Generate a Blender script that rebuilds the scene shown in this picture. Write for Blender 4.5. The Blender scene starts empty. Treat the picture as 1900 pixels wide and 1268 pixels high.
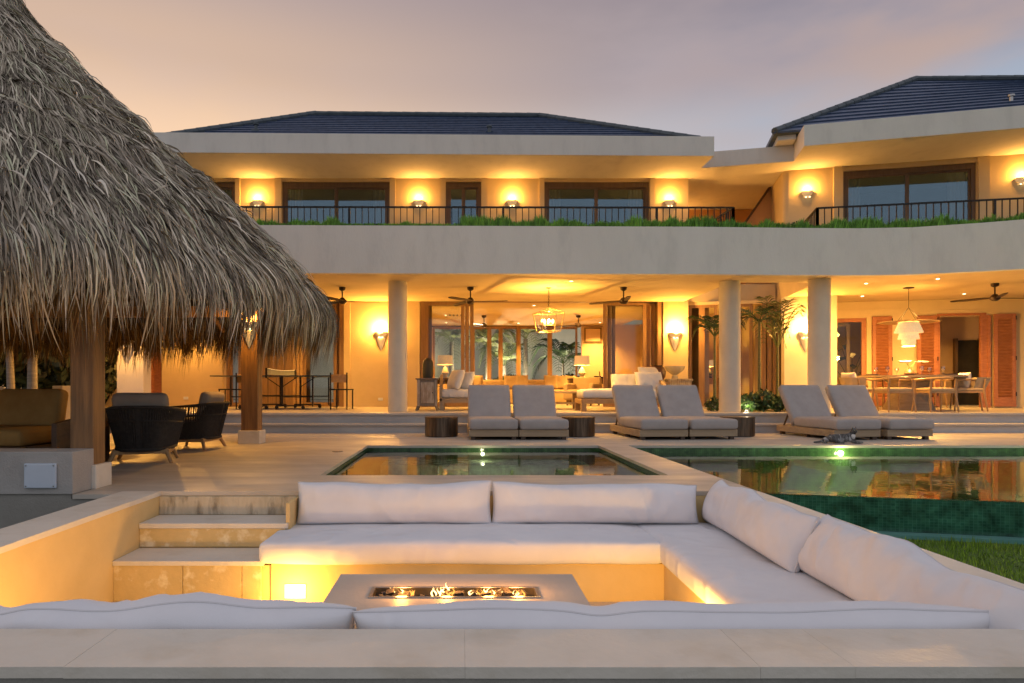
import bpy, bmesh, math, random
import numpy as np
from mathutils import Vector, Matrix, noise
R = math.radians
random.seed(7)
rnd = random.random
def ru(a, b): return a + (b - a) * random.random()
C = bpy.context.scene.collection
S = bpy.context.scene

# ------------------------------------------------------------------ camera
F, CX, HY, HC = 1267.0, 855.0, 718.0, 0.86     # focal length in px of the 1900 px wide photo, vanishing point, eye height
cam_d = bpy.data.cameras.new('camera'); cam = bpy.data.objects.new('camera', cam_d); C.objects.link(cam)
cam.location = (0, 0, HC); cam.rotation_euler = (R(90), 0, 0)
cam_d.sensor_width = 36; cam_d.lens = 36 * F / 1900
cam_d.shift_x = (950 - CX) / 1900; cam_d.shift_y = (HY - 634) / 1900
cam_d.clip_start = 0.05; cam_d.clip_end = 3000
S.camera = cam
def PX(x, D): return (x - CX) * D / F
def PZ(y, D): return HC + (HY - y) * D / F

# ------------------------------------------------------------------ world (dusk sky)
w = bpy.data.worlds.new('World'); S.world = w; w.use_nodes = True
nt = w.node_tree; nt.nodes.clear()
def N(t, **k):
    n = nt.nodes.new(t)
    for a, b in k.items(): setattr(n, a, b)
    return n
def lk(a, b): nt.links.new(a, b)
def ramp(stops, src, interp='EASE'):
    n = N('ShaderNodeValToRGB'); n.color_ramp.interpolation = interp
    e = n.color_ramp.elements
    while len(e) < len(stops): e.new(0.5)
    for q, (p, c) in zip(e, stops): q.position = p; q.color = (*c, 1)
    lk(src, n.inputs[0]); return n
tc = N('ShaderNodeTexCoord'); sp = N('ShaderNodeSeparateXYZ'); lk(tc.outputs['Generated'], sp.inputs[0])
def mth(op, a, b=None, c=None, clamp=False):
    n = N('ShaderNodeMath', operation=op); n.use_clamp = clamp
    for i, v in enumerate((a, b, c)):
        if v is None: continue
        if isinstance(v, (int, float)): n.inputs[i].default_value = v
        else: lk(v, n.inputs[i])
    return n.outputs[0]
def mapr(v, a, b):
    n = N('ShaderNodeMapRange', interpolation_type='SMOOTHSTEP'); lk(v, n.inputs[0])
    n.inputs[1].default_value = a; n.inputs[2].default_value = b; return n.outputs[0]
def mixc(f, a, b):
    n = N('ShaderNodeMix', data_type='RGBA'); 
    if isinstance(f, (int, float)): n.inputs[0].default_value = f
    else: lk(f, n.inputs[0])
    for i, v in ((6, a), (7, b)):
        if isinstance(v, tuple): n.inputs[i].default_value = (*v, 1)
        else: lk(v, n.inputs[i])
    return n.outputs[2]
warm = ramp([(0.0, (.92, .56, .28)), (.30, (.92, .61, .36)), (.42, (.57, .40, .30)), (.52, (.40, .31, .30)), (.75, (.38, .36, .39)), (1, (.39, .38, .43))], sp.outputs[2])
cool = ramp([(0.0, (.46, .53, .62)), (.27, (.36, .45, .56)), (.33, (.32, .37, .46)), (.40, (.25, .24, .30)), (.50, (.21, .19, .235)), (.75, (.35, .34, .39)), (1, (.39, .38, .43))], sp.outputs[2])
col = mixc(mapr(sp.outputs[0], -.42, .52), warm.outputs[0], cool.outputs[0])
# soft clouds
mp = N('ShaderNodeMapping'); mp.inputs['Scale'].default_value = (1.2, 1.2, 3.2); lk(tc.outputs['Generated'], mp.inputs[0])
nz = N('ShaderNodeTexNoise'); nz.inputs['Scale'].default_value = 2.3; nz.inputs['Detail'].default_value = 5; lk(mp.outputs[0], nz.inputs[0])
cl = mapr(nz.outputs[0], .46, .72)
right = mapr(sp.outputs[0], .15, .6)
col = mixc(mth('MULTIPLY', cl, mth('MULTIPLY', right, .75)), col, (.46, .30, .22))
col = mixc(mth('MULTIPLY', mapr(nz.outputs[0], .40, .62), .22), col, (.52, .42, .42))
back = mapr(sp.outputs[1], .15, -.35)
behind = ramp([(0.0, (.42, .46, .54)), (.25, (.46, .48, .55)), (.6, (.46, .45, .50)), (1, (.39, .38, .43))], sp.outputs[2])
col = mixc(back, col, behind.outputs[0])
below = mapr(sp.outputs[2], 0.0, -.08)
col = mixc(below, col, (.10, .11, .10))
SKY_STRENGTH = 1.08
bg = N('ShaderNodeBackground'); bg.inputs[1].default_value = SKY_STRENGTH; lk(col, bg.inputs[0])
sk = N('ShaderNodeTexSky', sky_type='NISHITA'); sk.sun_disc = False
SUN_EL, SUN_ROT = R(2.0), R(-28)
sk.sun_elevation = SUN_EL; sk.sun_rotation = SUN_ROT
bg2 = N('ShaderNodeBackground'); bg2.inputs[1].default_value = 0.01; lk(sk.outputs[0], bg2.inputs[0])
ad = N('ShaderNodeAddShader'); lk(bg.outputs[0], ad.inputs[0]); lk(bg2.outputs[0], ad.inputs[1])
wo = N('ShaderNodeOutputWorld'); lk(ad.outputs[0], wo.inputs[0])
sd = bpy.data.lights.new('sun', 'SUN'); sd.energy = 0.12; sd.angle = R(20); sd.color = (1, .72, .5)
so = bpy.data.objects.new('sun', sd); C.objects.link(so)
sdir = Vector((math.sin(SUN_ROT) * math.cos(SUN_EL), math.cos(SUN_ROT) * math.cos(SUN_EL), math.sin(SUN_EL)))
so.rotation_euler = sdir.to_track_quat('Z', 'Y').to_euler(); so.location = (0, -5, 12)
S.view_settings.view_transform = 'Standard'; S.view_settings.look = 'None'
S.view_settings.exposure = 0.10; S.view_settings.gamma = 1; S.view_settings.use_curve_mapping = False
cy = S.cycles
cy.max_bounces = 7; cy.diffuse_bounces = 3; cy.glossy_bounces = 4; cy.transmission_bounces = 4; cy.transparent_max_bounces = 10
cy.sample_clamp_indirect = 3; cy.caustics_reflective = False; cy.caustics_refractive = False
try:
    cy.use_denoising = True; cy.denoiser = 'OPENIMAGEDENOISE'; cy.use_light_tree = True
except Exception: pass
WARM = (1.0, .47, .09)
WARM2 = (1.0, .60, .24)

# ------------------------------------------------------------------ materials
MATS = {}
def srgb(h):
    return tuple(((int(h[i:i+2], 16) / 255) ** 2.2) for i in (0, 2, 4))
def mat(name, c1, c2=None, rough=.6, scale=6, bump=0, bscale=None, stretch=(1, 1, 1), metal=0, spec=.5, detail=5,
        lo=.35, hi=.65, obj=False, emit=None, estr=0, c3=None, s3=1.2, a3=.5, island=None, trans=0, rvar=0):
    m = bpy.data.materials.new(name); m.use_nodes = True; t = m.node_tree; n = t.nodes; n.clear()
    out = n.new('ShaderNodeOutputMaterial'); b = n.new('ShaderNodeBsdfPrincipled'); t.links.new(b.outputs[0], out.inputs[0])
    b.inputs['Roughness'].default_value = rough; b.inputs['Metallic'].default_value = metal
    b.inputs['Specular IOR Level'].default_value = spec; b.inputs['Base Color'].default_value = (*c1, 1)
    if obj: co = n.new('ShaderNodeTexCoord').outputs['Object']
    else: co = n.new('ShaderNodeNewGeometry').outputs['Position']
    mpn = n.new('ShaderNodeMapping'); mpn.inputs['Scale'].default_value = stretch; t.links.new(co, mpn.inputs[0])
    def nzn(sc, d=detail):
        q = n.new('ShaderNodeTexNoise'); q.inputs['Scale'].default_value = sc; q.inputs['Detail'].default_value = d
        q.inputs['Roughness'].default_value = .6; t.links.new(mpn.outputs[0], q.inputs[0]); return q.outputs[0]
    def mx(f, a, bb):
        q = n.new('ShaderNodeMix'); q.data_type = 'RGBA'; t.links.new(f, q.inputs[0])
        for i, v in ((6, a), (7, bb)):
            if isinstance(v, tuple): q.inputs[i].default_value = (*v, 1)
            else: t.links.new(v, q.inputs[i])
        return q.outputs[2]
    def mr(v, a, bb, x=0, y=1):
        q = n.new('ShaderNodeMapRange'); t.links.new(v, q.inputs[0]); q.inputs[1].default_value = a; q.inputs[2].default_value = bb
        q.inputs[3].default_value = x; q.inputs[4].default_value = y; return q.outputs[0]
    if c2 is not None:
        src = nzn(scale); c = mx(mr(src, lo, hi), c1, c2)
        if c3 is not None: c = mx(mr(nzn(s3), .52, .68, 0, a3), c, c3)
        if island is not None:
            g = n.new('ShaderNodeNewGeometry'); rr = n.new('ShaderNodeValToRGB'); e = rr.color_ramp.elements
            while len(e) < len(island): e.new(.5)
            for q, (p, cc) in zip(e, island): q.position = p; q.color = (*cc, 1)
            t.links.new(g.outputs['Random Per Island'], rr.inputs[0])
            q = n.new('ShaderNodeMix'); q.data_type = 'RGBA'; q.blend_type = 'MULTIPLY'; q.inputs[0].default_value = 1
            t.links.new(c, q.inputs[6]); t.links.new(rr.outputs[0], q.inputs[7]); c = q.outputs[2]
        t.links.new(c, b.inputs['Base Color'])
    if rvar: t.links.new(mr(nzn(scale * .5), .3, .7, rough - rvar, rough + rvar), b.inputs['Roughness'])
    if bump:
        bp = n.new('ShaderNodeBump'); bp.inputs['Strength'].default_value = min(1, bump); bp.inputs['Distance'].default_value = .02
        t.links.new(nzn(bscale or scale * 6), bp.inputs['Height']); t.links.new(bp.outputs[0], b.inputs['Normal'])
    if emit: b.inputs['Emission Color'].default_value = (*emit, 1); b.inputs['Emission Strength'].default_value = estr
    if trans:
        b.inputs['Subsurface Weight'].default_value = trans
    MATS[name] = m; return m
def emis(name, c, s):
    m = bpy.data.materials.new(name); m.use_nodes = True; t = m.node_tree; t.nodes.clear()
    o = t.nodes.new('ShaderNodeOutputMaterial'); e = t.nodes.new('ShaderNodeEmission'); t.links.new(e.outputs[0], o.inputs[0])
    e.inputs[0].default_value = (*c, 1); e.inputs[1].default_value = s; MATS[name] = m; return m
def glassy(name, tint, add=0.05, ior=1.5, rough=0.0, ripple=0, rscale=3, tintg=(1, 1, 1)):
    m = bpy.data.materials.new(name); m.use_nodes = True; t = m.node_tree; t.nodes.clear()
    o = t.nodes.new('ShaderNodeOutputMaterial'); tr = t.nodes.new('ShaderNodeBsdfTransparent'); g = t.nodes.new('ShaderNodeBsdfGlossy')
    tr.inputs[0].default_value = (*tint, 1); g.inputs['Color'].default_value = (*tintg, 1); g.inputs['Roughness'].default_value = rough
    fr = t.nodes.new('ShaderNodeFresnel'); fr.inputs[0].default_value = ior
    a = t.nodes.new('ShaderNodeMath'); a.operation = 'ADD'; a.use_clamp = True; a.inputs[1].default_value = add; t.links.new(fr.outputs[0], a.inputs[0])
    mx = t.nodes.new('ShaderNodeMixShader'); t.links.new(a.outputs[0], mx.inputs[0]); t.links.new(tr.outputs[0], mx.inputs[1]); t.links.new(g.outputs[0], mx.inputs[2])
    t.links.new(mx.outputs[0], o.inputs[0])
    if ripple:
        ge = t.nodes.new('ShaderNodeNewGeometry'); nn = t.nodes.new('ShaderNodeTexNoise'); nn.inputs['Scale'].default_value = rscale; nn.inputs['Detail'].default_value = 2
        t.links.new(ge.outputs['Position'], nn.inputs[0]); bp = t.nodes.new('ShaderNodeBump'); bp.inputs['Strength'].default_value = ripple; bp.inputs['Distance'].default_value = .01
        t.links.new(nn.outputs[0], bp.inputs['Height']); t.links.new(bp.outputs[0], g.inputs['Normal']); t.links.new(bp.outputs[0], fr.inputs['Normal'])
    MATS[name] = m; return m
def tilemat(name, cA, cB, cM, sx, sy, axis='XZ', rough=.15, mortar=.06):
    m = bpy.data.materials.new(name); m.use_nodes = True; t = m.node_tree; t.nodes.clear(); n = t.nodes
    o = n.new('ShaderNodeOutputMaterial'); b = n.new('ShaderNodeBsdfPrincipled'); t.links.new(b.outputs[0], o.inputs[0])
    g = n.new('ShaderNodeNewGeometry'); s = n.new('ShaderNodeSeparateXYZ'); t.links.new(g.outputs['Position'], s.inputs[0])
    a = n.new('ShaderNodeMath'); a.operation = 'ADD'; t.links.new(s.outputs[0], a.inputs[0]); t.links.new(s.outputs[1], a.inputs[1])
    c = n.new('ShaderNodeCombineXYZ')
    if axis == 'XZ': t.links.new(a.outputs[0], c.inputs[0]); t.links.new(s.outputs[2], c.inputs[1])
    else: t.links.new(s.outputs[0], c.inputs[0]); t.links.new(s.outputs[1], c.inputs[1])
    k = n.new('ShaderNodeTexBrick'); k.offset = 0; t.links.new(c.outputs[0], k.inputs['Vector'])
    k.inputs['Color1'].default_value = (*cA, 1); k.inputs['Color2'].default_value = (*cB, 1); k.inputs['Mortar'].default_value = (*cM, 1)
    k.inputs['Scale'].default_value = 1; k.inputs['Brick Width'].default_value = sx; k.inputs['Row Height'].default_value = sy
    k.inputs['Mortar Size'].default_value = mortar * sx; k.inputs['Bias'].default_value = 0
    nn = n.new('ShaderNodeTexNoise'); nn.inputs['Scale'].default_value = 9; nn.inputs['Detail'].default_value = 6; t.links.new(g.outputs['Position'], nn.inputs[0])
    q = n.new('ShaderNodeMix'); q.data_type = 'RGBA'; q.blend_type = 'MULTIPLY'; q.inputs[0].default_value = 1
    mr = n.new('ShaderNodeMapRange'); t.links.new(nn.outputs[0], mr.inputs[0]); mr.inputs[1].default_value = .3; mr.inputs[2].default_value = .7; mr.inputs[3].default_value = .45; mr.inputs[4].default_value = 1.5
    cc = n.new('ShaderNodeCombineColor')
    for i in range(3): t.links.new(mr.outputs[0], cc.inputs[i])
    t.links.new(k.outputs[0], q.inputs[6]); t.links.new(cc.outputs[0], q.inputs[7]); t.links.new(q.outputs[2], b.inputs['Base Color'])
    b.inputs['Roughness'].default_value = rough; MATS[name] = m; return m

PLAS = mat('cream_plaster', (.74, .65, .50), (.67, .58, .44), rough=.85, scale=1.6, bump=.15, bscale=40, c3=(.56, .49, .40), s3=.7, a3=.35)
FASC = mat('grey_white_render', (.77, .715, .635), (.70, .645, .57), rough=.85, scale=1.3, bump=.2, bscale=26, stretch=(1.6, 1, .55), lo=.3, hi=.8, c3=(.60, .56, .50), s3=2.6, a3=.3)
PLASW = mat('lamp_tinted_plaster', (.70, .545, .31), (.63, .485, .265), rough=.85, scale=1.6, bump=.15, bscale=40, c3=(.58, .45, .25), s3=.7, a3=.35)  # ochre copy of the cream plaster, golden lamplight put into its colour
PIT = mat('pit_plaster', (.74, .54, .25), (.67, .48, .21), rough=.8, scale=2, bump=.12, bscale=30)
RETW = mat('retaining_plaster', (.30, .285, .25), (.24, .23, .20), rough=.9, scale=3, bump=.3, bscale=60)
STONE = mat('coral_stone', (.74, .685, .59), (.68, .625, .53), rough=.55, scale=3.2, bump=.25, bscale=18, c3=(.58, .50, .38), s3=3.3, a3=.5, rvar=.12)
DECK = mat('deck_stone', (.56, .50, .42), (.43, .385, .32), rough=.52, scale=2.2, bump=.22, bscale=7, stretch=(.55, 1.5, 1), c3=(.31, .275, .235), s3=1.6, a3=.5, rvar=.16)
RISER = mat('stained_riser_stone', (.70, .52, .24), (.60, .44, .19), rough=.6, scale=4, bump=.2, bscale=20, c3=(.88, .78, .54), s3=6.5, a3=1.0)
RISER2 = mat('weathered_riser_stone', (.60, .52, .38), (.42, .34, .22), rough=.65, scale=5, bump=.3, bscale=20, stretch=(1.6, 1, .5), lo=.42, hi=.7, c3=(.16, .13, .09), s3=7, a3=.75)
TERR = mat('terrace_stone', (.58, .52, .44), (.50, .45, .38), rough=.4, scale=2.5, bump=.12, bscale=14, stretch=(.6, 1.3, 1))
STEPR = mat('step_riser_stone', (.52, .50, .47), (.42, .40, .38), rough=.7, scale=3, bump=.2, bscale=20, stretch=(.5, 1, 1))
FAB = mat('white_outdoor_fabric', (.77, .77, .79), (.72, .72, .745), rough=.95, scale=3, bump=.12, bscale=240, spec=.1)
PIPE = mat('fabric_piping', (.66, .65, .66), (.62, .61, .62), rough=.95, scale=9, spec=.1)
TAUPE = mat('taupe_cushion_fabric', (.43, .385, .355), (.38, .34, .31), rough=.95, scale=5, bump=.15, bscale=260, spec=.1)
TEAK = mat('weathered_teak', (.42, .31, .19), (.31, .22, .13), rough=.6, scale=3, bump=.2, bscale=14, stretch=(.4, 3, 9), obj=True)
TEAKG = mat('grey_teak', (.32, .29, .25), (.24, .215, .18), rough=.7, scale=3, bump=.2, bscale=14, stretch=(.4, 3, 9), obj=True)
DWOOD = mat('dark_wood', (.10, .055, .028), (.06, .034, .018), rough=.5, scale=4, bump=.15, bscale=14, stretch=(.5, 3, 6), obj=True)
POST = mat('palapa_post_wood', (.30, .155, .055), (.19, .095, .034), rough=.6, scale=3, bump=.3, bscale=12, stretch=(7, 7, .5), c3=(.10, .05, .02), s3=1.6, a3=.6)
FRAME = mat('oak_window_frame', (.30, .175, .08), (.22, .125, .055), rough=.5, scale=4, bump=.1, stretch=(8, 8, .6))
UFRAME = mat('dark_oak_window_frame', (.17, .105, .055), (.12, .075, .04), rough=.5, scale=4, bump=.1, stretch=(8, 8, .6))
SHUT = mat('red_cedar_shutter', (.40, .155, .065), (.30, .11, .045), rough=.5, scale=4, bump=.1, stretch=(2, 2, 6))
LWOOD = mat('light_oak', (.46, .28, .12), (.36, .21, .085), rough=.5, scale=4, bump=.1, stretch=(3, 3, 3), obj=True)
BLACK = mat('black_metal', (.018, .017, .016), (.03, .028, .026), rough=.45, scale=8, metal=.6)
DBRON = mat('bronze_metal', (.045, .025, .018), (.03, .018, .012), rough=.4, scale=8, metal=.5)
STEEL = mat('brushed_steel', (.45, .43, .40), (.35, .33, .31), rough=.28, scale=8, metal=1)
TILE = mat('slate_roof_tile', (.085, .12, .20), (.05, .075, .135), rough=.42, scale=2.5, bump=.4, bscale=20, stretch=(3, 1, 1))
RIDGE = mat('ridge_tile', (.10, .12, .13), (.06, .08, .09), rough=.6, scale=5, bump=.3)
DRUM = mat('drum_dark_metal', (.17, .115, .07), (.08, .055, .035), rough=.38, scale=3, metal=.6, stretch=(8, 8, .5), obj=True, lo=.4, hi=.6)
THAT = mat('palm_thatch', (.64, .575, .475), (.46, .405, .32), rough=.8, scale=2.5, spec=.25, island=[(0, (.14, .13, .12)), (.25, (.45, .42, .39)), (.5, (.85, .82, .78)), (.75, (1.1, 1.06, 1.0)), (.88, (.95, 1.08, .88)), (1, (1.75, 1.72, 1.7))], c3=(.30, .28, .29), s3=.9, a3=.6)  # darkest and palest strands also stand in for gap shadows and highlights
THATI = mat('thatch_underlayer', (.07, .05, .03), (.035, .025, .015), rough=.9, scale=8, bump=.8, bscale=30, stretch=(1, 1, .4))
ROPE = mat('charcoal_rope', (.022, .019, .016), (.04, .034, .028), rough=.8, scale=30)
BROWNC = mat('brown_cushion_fabric', (.38, .25, .09), (.32, .20, .07), rough=.95, scale=5, bump=.1, bscale=200, spec=.1)
GREYC = mat('tan_grey_cushion_fabric', (.36, .30, .24), (.31, .26, .21), rough=.95, scale=5, bump=.1, bscale=200, spec=.1)
CREAMC = mat('cream_sofa_fabric', (.56, .42, .25), (.50, .37, .21), rough=.95, scale=4, spec=.1)
WHITEC = mat('white_cushion_fabric', (.74, .70, .64), (.68, .64, .58), rough=.95, scale=4, spec=.1)
LEAF = mat('green_leaf', (.045, .10, .028), (.03, .07, .02), rough=.5, scale=5, island=[(0, (.5, .55, .5)), (.6, (1, 1, 1)), (1, (1.7, 1.6, 1.2))])
LEAFB = mat('bright_planter_leaf', (.24, .48, .07), (.13, .31, .045), rough=.6, scale=2.2, island=[(0, (.5, .55, .5)), (.6, (1, 1, 1)), (1, (1.5, 1.5, 1.2))])
LEAFD = mat('dark_tree_leaf', (.018, .035, .014), (.012, .024, .010), rough=.6, scale=3, island=[(0, (.5, .5, .5)), (1, (1.4, 1.5, 1.2))])
LEAFP = mat('pale_palm_leaf', (.20, .24, .12), (.14, .18, .09), rough=.5, scale=3, island=[(0, (.6, .6, .5)), (1, (1.3, 1.3, 1.1))])
TRUNK = mat('palm_trunk', (.30, .27, .22), (.20, .18, .15), rough=.8, scale=4, bump=.4, stretch=(1, 1, 8))
TRUNKG = mat('green_palm_stem', (.16, .17, .07), (.11, .12, .05), rough=.6, scale=3, stretch=(1, 1, 8))
GRASS = mat('lawn_blades', (.26, .41, .05), (.17, .30, .035), rough=.8, scale=1.6, spec=.2, island=[(0, (.5, .55, .5)), (.6, (1, 1, 1)), (1, (1.7, 1.5, 1.1))], c3=(.20, .24, .05), s3=2.4, a3=.7)
SOIL = mat('soil', (.05, .06, .02), (.035, .045, .018), rough=.95, scale=12, bump=.5)
PTILE = tilemat('pool_mosaic', (.045, .105, .030), (.065, .15, .038), (.03, .07, .025), .03, .03)
PTILEW = tilemat('vanishing_edge_mosaic', (.018, .085, .050), (.035, .13, .070), (.05, .16, .10), .024, .024, mortar=.07)
PFLOOR = tilemat('pool_floor_mosaic', (.33, .42, .27), (.40, .50, .32), (.28, .35, .23), .05, .05, axis='XY')
WATER = glassy('pool_water', (.76, .86, .74), add=.0, ior=1.33, ripple=.16, rscale=4.5)
TROUGH = mat('trough_edge_stone', (.16, .36, .31), (.10, .27, .24), rough=.3, scale=3, stretch=(.5, 2, 1))
GLASS = glassy('clear_glass', (.95, .95, .93), add=0, ior=1.28)
UGLASS = glassy('coated_window_glass', (.80, .82, .80), add=.10, tintg=(.62, .85, 1.0))
DARK = mat('dark_room', (.03, .025, .02), (.02, .018, .015), rough=.9)  # near-black colour stands in for shade in unlit rooms; also a dark door
CURT = mat('linen_curtain', (.42, .40, .36), (.34, .32, .29), rough=.95, scale=6, stretch=(10, 10, .3))
WHITEP = mat('white_paint', (.72, .74, .78), (.66, .68, .72), rough=.45, scale=6)
PANELM = mat('utility_panel_paint', (.55, .62, .70), (.50, .57, .65), rough=.35, scale=5)
SHELL = mat('sconce_shell', (.72, .64, .52), (.60, .52, .41), rough=.6, scale=8, bump=.2, bscale=30, emit=(1, .62, .25), estr=.28)  # faint emission added to lighten the shaded underside of the cones
BULB = emis('lamp_bulb', (1.0, .78, .42), 14)
GLOW = emis('sconce_inner_glow', (1.0, .80, .45), 5)
DOWN = emis('downlight_lens', (1.0, .82, .52), 12)
STEPL = emis('step_light_lens', (1.0, .90, .62), 4)
POOLL = emis('pool_light_lens', (1.0, .95, .72), 7)
SHADE = mat('linen_lamp_shade', (.62, .48, .30), (.55, .42, .26), rough=.9, scale=9, emit=(1, .62, .27), estr=.35)
BEAD = mat('beaded_shade', (.80, .68, .48), (.60, .48, .30), rough=.7, scale=60, emit=(1, .66, .30), estr=.55)
DISHR = mat('rattan_dish', (.34, .22, .11), (.24, .15, .07), rough=.7, scale=40)
FLAME = emis('flame', (1.0, .40, .07), 2.0)
FLAMEC = emis('flame_core', (1.0, .62, .22), 4.5)
LAVA = mat('lava_rock', (.035, .03, .03), (.07, .055, .05), rough=.8, scale=20, bump=.6)
CERAM = mat('dark_ceramic', (.10, .045, .025), (.07, .03, .018), rough=.35, scale=6)
CERAMW = mat('pale_ceramic', (.55, .50, .40), (.48, .43, .34), rough=.4, scale=6)
WWASH = mat('whitewashed_wood', (.42, .37, .30), (.28, .22, .16), rough=.7, scale=4, stretch=(6, 6, 1), lo=.45, hi=.6)
WWDARK = mat('worn_plank_wood', (.22, .18, .14), (.16, .13, .10), rough=.7, scale=4, stretch=(6, 6, 1))
TTOP = mat('table_tennis_top', (.02, .04, .05), (.03, .05, .06), rough=.35)
NET = mat('net_fabric', (.25, .26, .24), (.2, .2, .19), rough=.8)
ORW = mat('hall_wall_plaster', (.62, .44, .29), (.56, .39, .25), rough=.85, scale=1.5)
CATM = mat('tabby_fur', (.05, .045, .04), (.16, .15, .14), rough=.95, scale=26, obj=True, bump=.5, bscale=80, stretch=(1.6, .7, .7), c3=(.62, .60, .57), s3=9, a3=.8)
THING = glassy('thin_lantern_glass', (.97, .96, .93), add=.03, ior=1.0)
WINEG = glassy('drinking_glass', (.96, .96, .95), add=.12)

def wrinkles(m, scale=4.5, strength=.6, dist=.05):
    t = m.node_tree; b = [n for n in t.nodes if n.type == 'BSDF_PRINCIPLED'][0]; old = b.inputs['Normal'].links[0].from_socket if b.inputs['Normal'].links else None
    g = t.nodes.new('ShaderNodeNewGeometry'); mpn = t.nodes.new('ShaderNodeMapping'); mpn.inputs['Scale'].default_value = (1.0, 1.0, .55); mpn.inputs['Rotation'].default_value = (0, .5, .3); t.links.new(g.outputs['Position'], mpn.inputs[0])
    n = t.nodes.new('ShaderNodeTexNoise'); n.noise_type = 'RIDGED_MULTIFRACTAL'; n.inputs['Scale'].default_value = scale; n.inputs['Detail'].default_value = 2.5; n.inputs['Distortion'].default_value = .6; t.links.new(mpn.outputs[0], n.inputs[0])
    p = t.nodes.new('ShaderNodeBump'); p.inputs['Strength'].default_value = strength; p.inputs['Distance'].default_value = dist; t.links.new(n.outputs[0], p.inputs['Height'])
    if old: t.links.new(old, p.inputs['Normal'])
    t.links.new(p.outputs[0], b.inputs['Normal'])
wrinkles(FAB); wrinkles(WHITEC, 6); wrinkles(TAUPE, 4, .2, .02); wrinkles(CREAMC, 6, .4); wrinkles(BROWNC, 5, .3, .02); wrinkles(GREYC, 5, .3, .02)

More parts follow.
